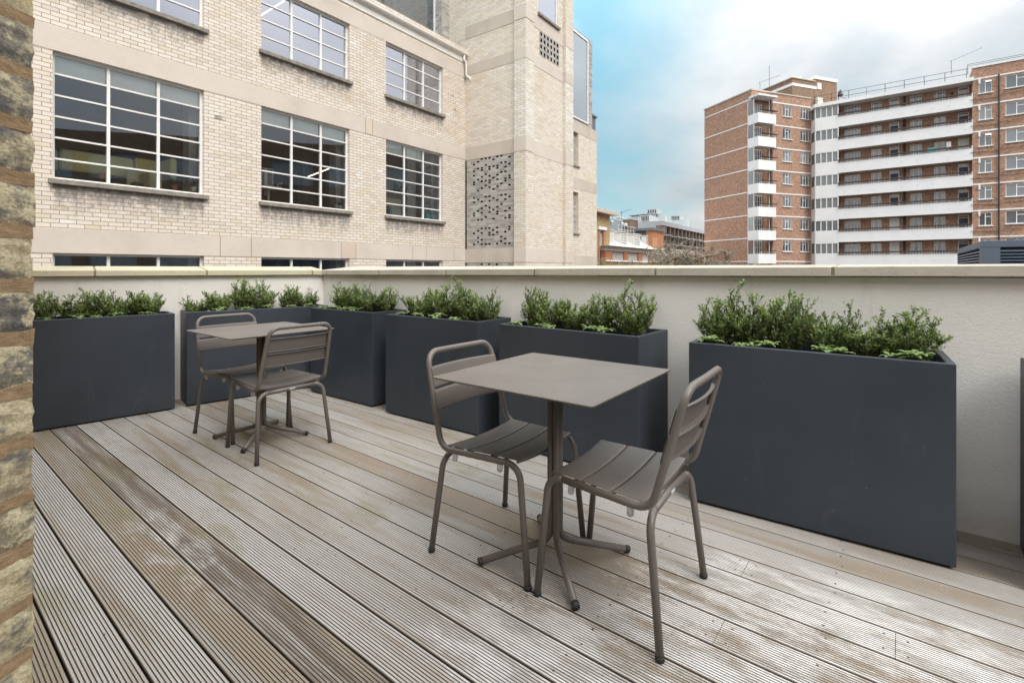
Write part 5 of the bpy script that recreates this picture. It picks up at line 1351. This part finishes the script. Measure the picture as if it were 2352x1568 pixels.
plant(1510, 1640, 1708, 634, 696, 98, 'upper plant unit of the right-hand pair on the grey roof', True)
plant(1520, 1720, 1773, 700, 800, 92, 'lower plant unit of the right-hand pair, with louvred end', False, 7)
# --- tan colonnade behind the trees
f = corner_frame(c3(1392, 0)[0], 52); B = Bld('colonnade_building', 'tan brick columns with a pale slab, seen through the bare branches', 'building', f)
zt = f.on_y(*c3(1392, 1222))[1]; xr = f.on_y(1650, 560)[0]
B.part(MB().box(0, xr, -.2, 6, zt, zt+.5), 'slab', M['conc_dark']); B.part(MB().box(0, xr, 2.2, 6, GZ, zt), 'rear_wall', M['charcoal'])
for i in range(9): x0 = i*xr/9; B.part(MB().box(x0, x0+.75, 0, .7, GZ, zt), 'column', M['tanstone'])
# --- roof aerials
def aerial(u, v0, v1, Y, lab, kind=0, arm=1.0):
    X = (u-UC)*Y/FPX; z0 = EYE-(v0-VH)*Y/FPX; z1 = EYE-(v1-VH)*Y/FPX; r = empty('roof_aerial', (X, Y, z0), R(-35), lab, 'aerial', 'thin aerials on the roofs'); h = z1-z0
    MB().tube([(0, 0, 0), (0, 0, h)], .02*Y/50, 5).build('mast', M['dkmetal'], r)
    if kind:
        b = MB(); b.tube([(-.2, 0, h*.93), (arm, 0, h*.93+arm*.18*kind)], .013*Y/50, 4)
        for i in range(7): xx = arm*(i+1)/7.5; b.tube([(xx, -.16, h*.93+xx*.18*kind), (xx, .16, h*.93+xx*.18*kind)], .012*Y/50, 4)
        b.build('boom', M['dkmetal'], r)
aerial(c3(585, 0)[0], c3(0, 680)[1], c3(0, 628)[1], 60, 'aerial leaning over the corrugated enclosure, left of the pair', 1, 1.4)
aerial(c3(730, 0)[0], c3(0, 675)[1], c3(0, 575)[1], 75, 'taller aerial behind the corrugated enclosure', 1, 1.6)

# ================================================================== RED BRICK FLATS
P = Frame(27.93, 57.9, math.atan2(.333, .943)); Q = Frame(38.24, 58.2, math.atan2(-.613, .79))
B = Bld('apartment_block', 'tall red brick block of flats with white balconies and long access galleries', 'apartment block', P, loc=(38.24, 58.2, 0)); T = B.part
ZB = [20.93-2.7*k for k in range(12)]
ztA = 21.99; yA = P.on_x(1618, 400)[0]; xB = P.on_y(1862.5, 400)[0]
mb = MB(); t = MB(); t.wall(0, yA, GZ, ztA, 0); mb.add([(0, p[0], p[2]) for p in t.v], [tuple(reversed(q_)) for q_ in t.f])
mb.quad((0, yA, GZ), (12, yA, GZ), (12, yA, ztA), (0, yA, ztA)); T(mb, 'end_wall', M['brick_red'])
for z in ZB[:9]: T(MB().box(-.03, .0, 0, yA+.02, z-.06, z+.06), 'white_band', M['white_paint'])
T(MB().box(-.08, .2, -.08, yA+.08, ztA, ztA+.14).box(.2, xB, -.08, .2, ztA, ztA+.14), 'roof_coping', M['conc_dark'])
T(MB().quad((0, 0, ztA-.1), (xB, 0, ztA-.1), (xB, yA, ztA-.1), (0, yA, ztA-.1)), 'flat_roof', M['gravel'])
# face B with windows
bw = [(P.on_y(*c4(663, 400))[0], P.on_y(*c4(724, 400))[0]), (P.on_y(*c4(787, 430))[0], P.on_y(*c4(845, 430))[0])]
xb1 = P.on_y(c4(585, 0)[0], 400)[0]; xbw0, xbw1 = P.on_y(c4(483, 0)[0], 400)[0], P.on_y(c4(556, 0)[0], 400)[0]
hol = []; 
for k in range(9):
    zf = ZB[k]
    for xa, xb in bw: hol.append((xa, xb, zf-1.50, zf-.22))
mb = MB(); mb.wall(xb1, xB, GZ, ztA, 0, hol, .12); T(mb, 'front_wall', M['brick_red'])
mb = MB(); mb.wall(.0, xb1+.6, GZ, ZB[0]+.3, .5); mb.wall(0, xb1, ZB[0]+.3, ztA, 0); mb.quad((xb1, 0, GZ), (xb1, 1.1, GZ), (xb1, 1.1, ztA-1), (xb1, 0, ztA-1)); T(mb, 'recess_wall', M['brick_red'])
for k in range(9): T(MB().box(xb1, xB, -.04, 0, ZB[k]-.07, ZB[k]+.07), 'white_band', M['white_paint'])
def flat_window(fr, x0, x1, z0, z1, y, style=2, sill=True, open_=False):
    mb = MB(); t = .055; d = .06; yy = y
    mb.box(x0, x0+t, yy-d, yy, z0, z1); mb.box(x1-t, x1, yy-d, yy, z0, z1); mb.box(x0+t, x1-t, yy-d, yy, z0, z0+t); mb.box(x0+t, x1-t, yy-d, yy, z1-t, z1)
    n = style; zt_ = z1-(z1-z0)*.30
    for i in range(1, n): xx = x0+(x1-x0)*i/n; mb.box(xx-.035, xx+.035, yy-d, yy, z0+t, z1-t)
    if style == 2: mb.box((x0+x1)/2+.035, x1-t, yy-d, yy, zt_-.03, zt_+.03)
    if style == 3: mb.box(x0+(x1-x0)/3+.035, x0+2*(x1-x0)/3-.035, yy-d, yy, zt_-.03, zt_+.03)
    if style in (4, 5): mb.box(x0+t, x1-t, yy-d, yy, zt_-.03, zt_+.03)
    if style == 4: mb.box((x0+x1)/2-.035, (x0+x1)/2+.035, yy-d, yy-.001, z0+t, z1-t)
    w_ = T(mb, 'window', M['white_frame'], fr)
    MB().quad((x0+.02, y-.015, z0+.02), (x1-.02, y-.015, z0+.02), (x1-.02, y-.015, z1-.02), (x0+.02, y-.015, z1-.02)).build('pane', M['apt_glass'], w_)
    if sill: MB().box(x0-.08, x1+.12, y-.22, y-.061, z0-.08, z0).build('sill', M['white_paint'], w_)
    if open_: MB().add([((x0+x1)/2, y-.07, z1-.06), (x1-.05, y-.07, z1-.06), (x1-.05, y-.35, zt_+.1), ((x0+x1)/2, y-.35, zt_+.1)], [(0, 1, 2, 3)]).build('open_vent', M['white_frame'], w_)
for k in range(8):
    for i, (xa, xb) in enumerate(bw): flat_window(P, xa, xb, ZB[k]-1.50, ZB[k]-.22, .1, 3, True)
# balconies at the corner
for k in range(8):
    z0 = ZB[k]-2.95+.02; zt_ = z0+1.08
    s_ = MB(); s_.box(.03, 2.6, -1.0, 0, z0-.02, z0+.12); T(s_, 'balcony_slab', M['white_soffit'])
    pn = MB(); pn.box(.0, 2.6, -1.06, -1.0, z0-.04, zt_); pn.box(-.05, 0, -1.06, .45, z0-.04, zt_); pn.box(2.55, 2.6, -1.0, 0, z0+.12, zt_); bo = T(pn, 'balcony', M['white_paint'])
    hr = MB(); hr.box(.35, 2.75, -1.22, -.92, zt_+.34, zt_+.39); hr.build('handrail', M['handrail'], bo)
    rl = MB(); rl.tube([(.3, -1.03, zt_+.18), (2.6, -1.03, zt_+.18)], .018, 5)
    for xx in (.4, 1.4, 2.5): rl.tube([(xx, -1.03, zt_), (xx, -1.03, zt_+.34)], .022, 5)
    rl.build('rail', M['white_frame'], bo)
    sg = MB(); sg.box(-.04, -.02, -.35, .45, zt_+.0, ZB[k]-.12, 1); sg.box(-.05, -.01, -.42, -.35, zt_, ZB[k]-.1, 0); sg.box(-.05, -.01, .45, .52, zt_-1.1, ZB[k]-.1, 0); T(sg, 'glass_screen', [M['white_frame'], M['apt_glass']])
    T(MB().box(2.42, 2.50, -.25, -.17, zt_, ZB[k]), 'post', M['white_frame'])
    flat_window(P, .30, 2.0, z0+.15, ZB[k]-.30, .49, 5, False)
T(MB().box(-.1, 2.75, -1.15, .3, ZB[0]+.12, ZB[0]+.32), 'canopy', M['white_paint'])
pp = MB(); 
for xx in (2.75, 2.95, 3.10): pp.tube([(xx, -.08, GZ), (xx, -.08, ZB[0]+.9)], .035 if xx < 2.8 else .02, 6)
T(pp, 'downpipe', M['dkpipe'])
for k, zz in ((2, 15.2), (6, 4.4), (6, 4.9)):
    T(MB().lathe(3.05, -.4, [(.02, zz), (.2, zz+.03), (.34, zz+.1)], 10), 'satellite_dish', M['dkmetal'])
# stair tower at the hinge: glazed bays over white panels
pB = P.wor(xB, 0); pts = [Q.loc(*pB), (-2.3, 0), (0, 0)]
GB = [17.85-2.7*k for k in range(-1, 9)]     # bottoms of gallery balustrades (first = top roof slab level)
def facet(mb, a, b, z0, z1, mi=0, off=0): mb.quad((a[0], a[1]-off, z0), (b[0], b[1]-off, z0), (b[0], b[1]-off, z1), (a[0], a[1]-off, z1), mi)
for k in range(8):
    zb_ = 17.85-2.7*k; zp1 = zb_+1.33
    pn = MB(); facet(pn, pts[0], pts[1], zb_-.12, zp1); facet(pn, pts[1], pts[2], zb_-.12, zp1)
    pn.quad((0, 0, zb_-.12), (0, 1.3, zb_-.12), (0, 1.3, zp1), (0, 0, zp1)); T(pn, 'stair_panel', M['white_paint'], Q)
    gl = MB(); facet(gl, pts[0], pts[1], zp1, zb_+2.58, 0, -.12); facet(gl, pts[1], pts[2], zp1, zb_+2.58, 0, -.12)
    gw = T(gl, 'stair_glazing', M['stair_glass'], Q)
    fm = MB()
    for i in range(5): xx = pts[1][0]+(pts[2][0]-pts[1][0])*i/4; fm.box(xx-.05, xx+.05, -.0, .11, zp1, zb_+2.58)
    fm.box(pts[1][0], 0, .0, .11, zb_+2.48, zb_+2.58); MB().tube([(pts[0][0], pts[0][1]+.03, zp1), (pts[0][0], pts[0][1]+.03, zb_+2.58)], .05, 4).build('corner_bar', M['white_frame'], gw)
    fm.build('glazing_bar', M['white_frame'], gw)
T(MB().prism([(pts[0][0]-.1, pts[0][1]+.8), (pts[0][0]-.1, pts[0][1]-.15), (pts[1][0]-.05, -.2), (11.7, -.2), (11.7, 3), (0, 3)], 20.45, 20.85), 'roof_slab', M['white_paint'], Q)
T(MB().prism([(pts[0][0], pts[0][1]+.8), (pts[0][0], pts[0][1]+.05), (pts[1][0], .05), (12, .05), (12, 6), (0, 6)], 20.85, 20.9), 'roof_deck', M['gravel'], Q)
# galleries
RW = 1.3; xE = Q.on_y(2233.4, 400)[0]
def qx(cx, y=RW): return Q.on_y(c4(cx, 0)[0], 400, y)[0]
dw = [(qx(1408), qx(1475)), (qx(1885), qx(1962))]
ww = [(qx(1095), qx(1205), 3), (qx(1280), qx(1352), 4), (qx(1553), qx(1633), 4), (qx(1718), qx(1798), 4)]
for k in range(8):
    zf = 17.85-2.7*k+.14
    hol = [(a, b, zf+.95, zf+2.30) for a, b, s_ in ww]+[(a, b, zf, zf+2.36) for a, b in dw]
    mb = MB(); mb.wall(0, xE+.02, zf-.14, zf+2.56, RW, hol, .1); T(mb, 'gallery_wall', M['brick_red'], Q)
    for a, b, s_ in ww: flat_window(Q, a, b, zf+.95, zf+2.30, RW+.08, 5 if s_ == 3 else 4, True)
    for j, (a, b) in enumerate(dw):
        blue = (j == 0 and k in (1, 2, 3, 4)) or (j == 1 and k in (1, 3, 4, 5, 6))
        fr = MB(); fr.box(a, a+.07, RW-.0, RW+.08, zf, zf+2.36); fr.box(b-.07, b, RW, RW+.08, zf, zf+2.36); fr.box(a+.07, b-.07, RW, RW+.08, zf+2.28, zf+2.36); fr.box(a+.07, b-.07, RW, RW+.08, zf+2.0, zf+2.06)
        fo = T(fr, 'door_frame', M['white_frame'], Q); lf_ = MB().box(a+.07, b-.07, RW+.03, RW+.07, zf, zf+2.0)
        for (u0, u1, v0, v1) in ((.15, .45, .15, .45), (.55, .85, .15, .45), (.15, .45, .55, .9), (.55, .85, .55, .9)):
            w0 = b-a-.14; lf_.box(a+.07+w0*u0, a+.07+w0*u1, RW+.015, RW+.03, zf+2*v0, zf+2*v1)
        lf_.build('door', M['door_blue' if blue else 'door_white'], fo); MB().quad((a+.07, RW+.05, zf+2.06), (b-.07, RW+.05, zf+2.06), (b-.07, RW+.05, zf+2.28), (a+.07, RW+.05, zf+2.28)).build('fanlight', M['far_glass'], fo)
    sl_ = MB(); sl_.box(.0, xE, .06, RW+.02, zf-.16, zf-.02); T(sl_, 'gallery_slab', M['white_soffit'], Q)
    if k < 8:
        pn = MB(); pn.box(.0, xE+.03, -.02, .06, zf-.22, zf+.96); pn.box(xE-.05, xE+.03, -.02, .06, zf+.96, zf+1.25); bo = T(pn, 'balustrade', M['white_paint'], Q)
        MB().box(.02, xE-.2, -.16, .04, zf+1.18, zf+1.32).build('handrail', M['handrail'], bo)
        rl = MB(); rl.tube([(.05, -.02, zf+1.06), (xE-.1, -.02, zf+1.06)], .018, 5)
        for i in range(9): xx = .3+(xE-.8)*i/8; rl.tube([(xx, -.03, zf+.96), (xx, -.03, zf+1.2)], .025, 5)
        rl.build('rail', M['white_frame'], bo)
        sp_ = MB()
        for i in range(9): xx = .7+(xE-1.2)*i/8; sp_.box(xx-.05, xx+.05, -.06, -.02, zf+.32, zf+.36)
        sp_.build('drain_spout', M['white_frame'], bo)
xp = qx(1512); T(MB().tube([(xp, RW-.12, GZ), (xp, RW-.12, 20.4)], .09, 8), 'soil_pipe', M['dkpipe'], Q)
vn = MB(); xv = qx(1844); zf = 17.99; vn.box(xv-.12, xv+.12, RW-.01, RW+.01, zf+1.75, zf+1.98); T(vn, 'air_brick', M['void'], Q)
xv = qx(1060, RW)
for k in range(8): T(MB().box(xv-.1, xv+.1, RW-.01, RW, 17.99-2.7*k+1.85, 17.99-2.7*k+2.03), 'air_brick', M['void'], Q)
# right-hand brick wing
EZ = [20.6-2.7*k for k in range(9)]; ztE = 21.75; xEnd = xE+13
e1 = (Q.on_y(*c4(2030, 250))[0], Q.on_y(*c4(2122, 250))[0]); e2 = (Q.on_y(*c4(2217, 200))[0], 0); e2 = (e2[0], e2[0]+2.35); e3 = (e2[1]+1.5, e2[1]+2.7)
hol = []
for k in range(9): hol += [(e1[0], e1[1], EZ[k]-1.55, EZ[k]-.25), (e2[0], e2[1], EZ[k]-1.45, EZ[k]-.2), (e3[0], e3[1], EZ[k]-1.55, EZ[k]-.25)]
mb = MB(); mb.wall(xE, xEnd, GZ, ztE, 0, hol, .12); mb.quad((xE, 0, GZ), (xE, 6, GZ), (xE, 6, ztE), (xE, 0, ztE)); T(mb, 'wing_wall', M['brick_red'], Q)
for k in range(9): T(MB().box(xE-.02, xEnd, -.04, 0, EZ[k]-.07, EZ[k]+.07), 'white_band', M['white_paint'], Q)
for k in range(8):
    flat_window(Q, e1[0], e1[1], EZ[k]-1.55, EZ[k]-.25, .1, 2, True, k in (0, 2)); flat_window(Q, e2[0], e2[1], EZ[k]-1.45, EZ[k]-.2, .1, 3, True); flat_window(Q, e3[0], e3[1], EZ[k]-1.55, EZ[k]-.25, .1, 2, True)
T(MB().box(xE-.05, xEnd, -.08, .3, ztE, ztE+.15), 'roof_coping', M['white_paint'], Q)
xp = Q.on_y(*c4(2169, 500))[0]; pp = MB(); pp.tube([(xp, -.1, GZ), (xp, -.1, EZ[0]+.1)], .06, 8)
for k in range(8):
    zz = EZ[k]-2.2; pp.tube([(xp, -.08, zz), (xp-2.1, -.08, zz+.12)], .025, 5); pp.tube([(xp, -.08, zz+.2), (xp+1.8, -.08, zz+.25)], .02, 5)
T(pp, 'downpipe', M['dkpipe'], Q)
for k in range(8): T(MB().box(xE+.45, xE+.6, -.12, 0, EZ[k]-.55, EZ[k]-.1), 'overflow_outlet', M['white_frame'], Q)
T(MB().box(-2.5, xEnd, 3, 12, GZ, 20.8), 'rear_mass', M['brick_red'], Q)
# roof rails
rl = MB()
for h in (.55, 1.1): rl.tube([(pts[1][0]-.3, .6, 20.9+h), (xE-.3, .6, 20.9+h)], .028, 5); rl.tube([(xE-.3, .6, 20.9+h), (xE-.3, .6, 21.9+.2+h*.3), (xEnd, .6, 21.9+.2+h*.3)], .028, 5)
for i in range(9): xx = -2.4+(xE+2)*i/8; rl.tube([(xx, .6, 20.9), (xx, .6, 22.0)], .03, 5)
T(rl, 'roof_rail', M['dkmetal'], Q)
wr = MB()
for i in range(11): xx = .6+(xE-1)*i/10; wr.tube([(xx, .4, 20.9), (xx, .4, 22.2)], .012, 4)
T(wr, 'roof_wire', M['plantgrey'], Q)
# lift room on the roof
pc = P.loc(35.3, 62.5); zt1 = 25.15; x0, y0 = pc
xm = P.on_y(c4(885, 0)[0], 200, y0)[0]; x1 = P.on_y(c4(1040, 0)[0], 200, y0)[0]; y1 = P.on_x(c4(520, 0)[0], 200, x0)[0]
T(MB().box(x0, xm, y0, y1, 21.5, zt1), 'lift_room', M['brick_brown']); T(MB().box(xm, x1, y0-.02, y1, 20.9, zt1+.35), 'tank_room', M['brick_brown'])
T(MB().box(x0-.06, xm+.3, y0-.06, y1, zt1-.95, zt1-.6), 'white_band', M['white_paint']); T(MB().box(x0-.12, xm, y0-.12, y1, zt1, zt1+.12), 'roof_coping', M['conc_dark']); T(MB().box(xm-.1, x1+.1, y0-.12, y1, zt1+.35, zt1+.75), 'fascia_band', M['white_paint'])
T(MB().box(xm+.4, xm+1.1, y0-.1, y0, zt1-.9, zt1-.1), 'vent_window', M['white_frame'])
for i, dx in enumerate((-1.9, -1.0)): T(MB().lathe(xm+dx, y0+1.6, [(.5, zt1+.1), (.62, zt1+.4), (.42, zt1+.95)], 14), 'roof_cowl', M['conc'])
T(MB().box(x1-1.4, x1-.5, y0-1.6, y0-.6, 21.2, 22.3).box(x1-4.0, x1-3.1, y0-.5, y0-.05, 21.9, 23.0), 'equipment_box', M['white_gutter'])
dsh = MB(); dsh.tube([(x1+.3, y0, 23.2), (x1+.3, y0, 24.4)], .05, 6); dsh.tube([(x1, y0, 23.8), (x1+1.4, y0-.3, 23.5)], .03, 5); dsh.lathe(x1+.55, y0-.1, [(.02, 23.7), (.35, 23.9), (.1, 24.6)], 8); T(dsh, 'satellite_dish', M['dkmetal'])
def roof_aerial(px, py0, py1, Y, lab, kind, arm=1.6): 
    u, v0 = c4(px, py0); _, v1 = c4(px, py1); aerial(u, v0, v1, Y, lab, kind, arm)
roof_aerial(570, 290, 108, 60, 'tall plain whip aerial above the corner balconies of the flats', 0)
roof_aerial(505, 275, 225, 61, 'low aerial with toothed boom on the left roof of the flats', 1, 2.2)
roof_aerial(1838, 170, 75, 56, 'aerial with long angled boom above the right of the galleries', 2, 2.6)
# things on the gallery
def gal(px, py, w_, h_, name, mat, lab, cat):
    x, z = Q.on_y(*c4(px, py), .5); X, Y = Q.wor(x, .5); o = cushion(MB(), -w_/2, w_/2, -.1, .1, 0, h_, .05).build(name, mat); o.location = (X, Y, z); o.rotation_euler = (0, 0, Q.a); tag(o, lab, cat)
gal(1702, 712, .75, .45, 'folded_chair', M['teal'], 'teal folded item leaning on the gallery rail of the flats, third floor from top', 'folding chair')
gal(1820, 680, .4, .6, 'garden_chair_white', M['white_frame'], 'white plastic chair back showing above the third gallery rail', 'chair')

# --- louvred plant enclosure behind the parapet, right
X = .9449*10; f = Frame((2253.2-UC)*10/FPX, 10, GA); B = Bld('louvred_enclosure', 'dark grey louvred plant enclosure just behind the parapet at the right', 'plant enclosure', f)
M['louvre'] = plain('dark_grey_louvre_paint', (.10, .125, .165), .45, .08, 1); M['louvre_side'] = plain('pale_louvre_paint', (.24, .27, .33), .45, .08, 1)  # side blades get a paler tone than the front ones
zt = f.on_y(2253.2, 553)[1]; zl = f.on_y(2253.2, 571)[1]; Lx = 4.0; Ly = f.on_x(2199, 570)[0]
B.part(MB().box(0, Lx, 0, Ly, zl+.02, zt), 'fascia', M['louvre'], bevel=.01); B.part(MB().box(.1, Lx-.1, .1, Ly-.1, zl-1.6, zl+.02), 'inner_void', M['void']); B.part(MB().box(.6, Lx, .5, Ly-.5, zt, zt+.05), 'top_panel', M['louvre'])
for (a, b, c_, d) in ((0, .28, 0, .28), (Lx-.28, Lx, 0, .28), (0, .1, Ly-.1, Ly)): B.part(MB().box(a, b, c_, d, zl-1.6, zl+.02), 'corner_post', M['louvre'])
B.part(MB().box(1.28, 1.36, -.0, .1, zl-1.6, zl+.02).box(2.5, 2.58, 0, .1, zl-1.6, zl+.02), 'mullion', M['louvre'])
sd_ = MB(); st_ = MB()
for i in range(24):
    z = zl-.02-i*.062
    st_.add([(.28, .0, z-.040), (Lx-.28, .0, z-.040), (Lx-.28, .07, z), (.28, .07, z), (.28, .0, z-.048), (Lx-.28, .0, z-.048), (Lx-.28, .07, z-.008), (.28, .07, z-.008)], [(0, 1, 2, 3), (4, 7, 6, 5), (0, 4, 5, 1)])
    sd_.add([(.0, .28, z-.040), (.0, Ly-.1, z-.040), (.07, Ly-.1, z), (.07, .28, z), (.0, .28, z-.048), (.0, Ly-.1, z-.048), (.07, Ly-.1, z-.008), (.07, .28, z-.008)], [(0, 3, 2, 1), (4, 5, 6, 7), (0, 1, 5, 4)])
B.part(st_, 'louvre_blades', M['louvre']); B.part(sd_, 'side_louvre_blades', M['louvre_side'])
B.part(MB().box(-1.5, 7, -1, 8, GZ, zl-1.6), 'roof_below', M['gravel'])
# --- brick block out of frame to the right, mirrored in the office windows
f = Frame(25, 20, R(-86)); B = Bld('facing_office_block', 'dark brick office block with window bands, reflected in the office glazing', 'building', f)
hz2 = 11.5
T2 = MB(); hs_ = []
for fl in range(5):
    for i in range(9): hs_.append((1+i*4.2, 4.2+i*4.2, -6.4+fl*3.6, -4.4+fl*3.6))
T2.wall(0, 40, GZ, hz2, 0, hs_, .2); T2.box(0, 40, .6, 9, GZ, hz2, skip=''); B.part(T2, 'wall', M['brick_brown'])
for h in hs_: B.part(grid_window(MB().quad((h[0], .2, h[2]), (h[1], .2, h[2]), (h[1], .2, h[3]), (h[0], .2, h[3])), h[0], h[1], .15, h[2], h[3], 3, 1, .06), 'window', M['corrug'])

# ================================================================== BARE TREES
def bare_tree(X, Y, ztop, rad, seed, label, nmain=7):
    rr = random.Random(seed); r = empty('bare_tree', (X, Y, GZ), 0, label, 'tree', 'leafless trees behind the parapet')
    H = ztop-GZ; tk = MB(); cr = MB(); tw = MB()
    hf = H-rad*.68; tk.tube([(0, 0, 0), (.1, 0, hf*.4), (-.05, .1, hf*.8), (0, 0, hf)], [.26, .21, .18, .15], 8); tk.build('trunk', M['treebark'], r, smooth=True)
    def br(p, d, L_, rd, lvl):
        n = 7; pts = [Vector(p)]; dd = d.normalized()
        for i in range(n):
            dd = (dd+Vector((rr.uniform(-.26, .26), rr.uniform(-.26, .26), rr.uniform(-.12, .20)))).normalized()
            q_ = pts[-1]+dd*L_/n
            if q_.z > H-rr.uniform(0, .3)-(q_.x**2+q_.y**2)*.05: dd.z = -abs(dd.z)*.3; q_ = pts[-1]+dd.normalized()*L_/n
            pts.append(q_)
        (cr if lvl < 2 else tw).tube(pts, [rd*(1-.6*i/n) for i in range(n+1)], 5 if lvl < 2 else 4, 0, False)
        if lvl < 4:
            for b in range((5, 5, 4, 3)[lvl]):
                i = rr.randrange(1, n+1); a = rr.uniform(0, 2*PI)
                br(pts[i], Vector((math.cos(a)*.9, math.sin(a)*.9, rr.uniform(-.25, .65)))+dd*.5, L_*rr.uniform(.42, .68), rd*.54, lvl+1)
    for m_ in range(nmain):
        a = 2*PI*m_/nmain+rr.uniform(-.3, .3); br((0, 0, hf*rr.uniform(.82, 1)), Vector((math.cos(a), math.sin(a), rr.uniform(.35, 1.0))), rad*rr.uniform(.55, .8), .11, 0)
    cr.build('limbs', M['treebark'], r); tw.build('twigs', M['treebark'], r)
def tx_(u, Y): return (u-UC)*Y/FPX
bare_tree(tx_(1562, 36), 36, EYE+(VH-543)*36/FPX, 3.3, 3, 'largest leafless tree, its tangled crown in front of the timber-finned building', 8)
bare_tree(tx_(1490, 33), 33, EYE+(VH-574)*33/FPX, 2.5, 8, 'middle leafless tree, left of the largest one, low twigs above the parapet', 6)
bare_tree(tx_(1425, 31), 31, EYE+(VH-582)*31/FPX, 2.1, 12, 'leftmost leafless tree, in front of the low red brick building', 6)
bare_tree(tx_(1640, 34), 34, EYE+(VH-566)*34/FPX, 2.5, 19, 'rightmost leafless tree, in front of the blank wall of the flats', 6)
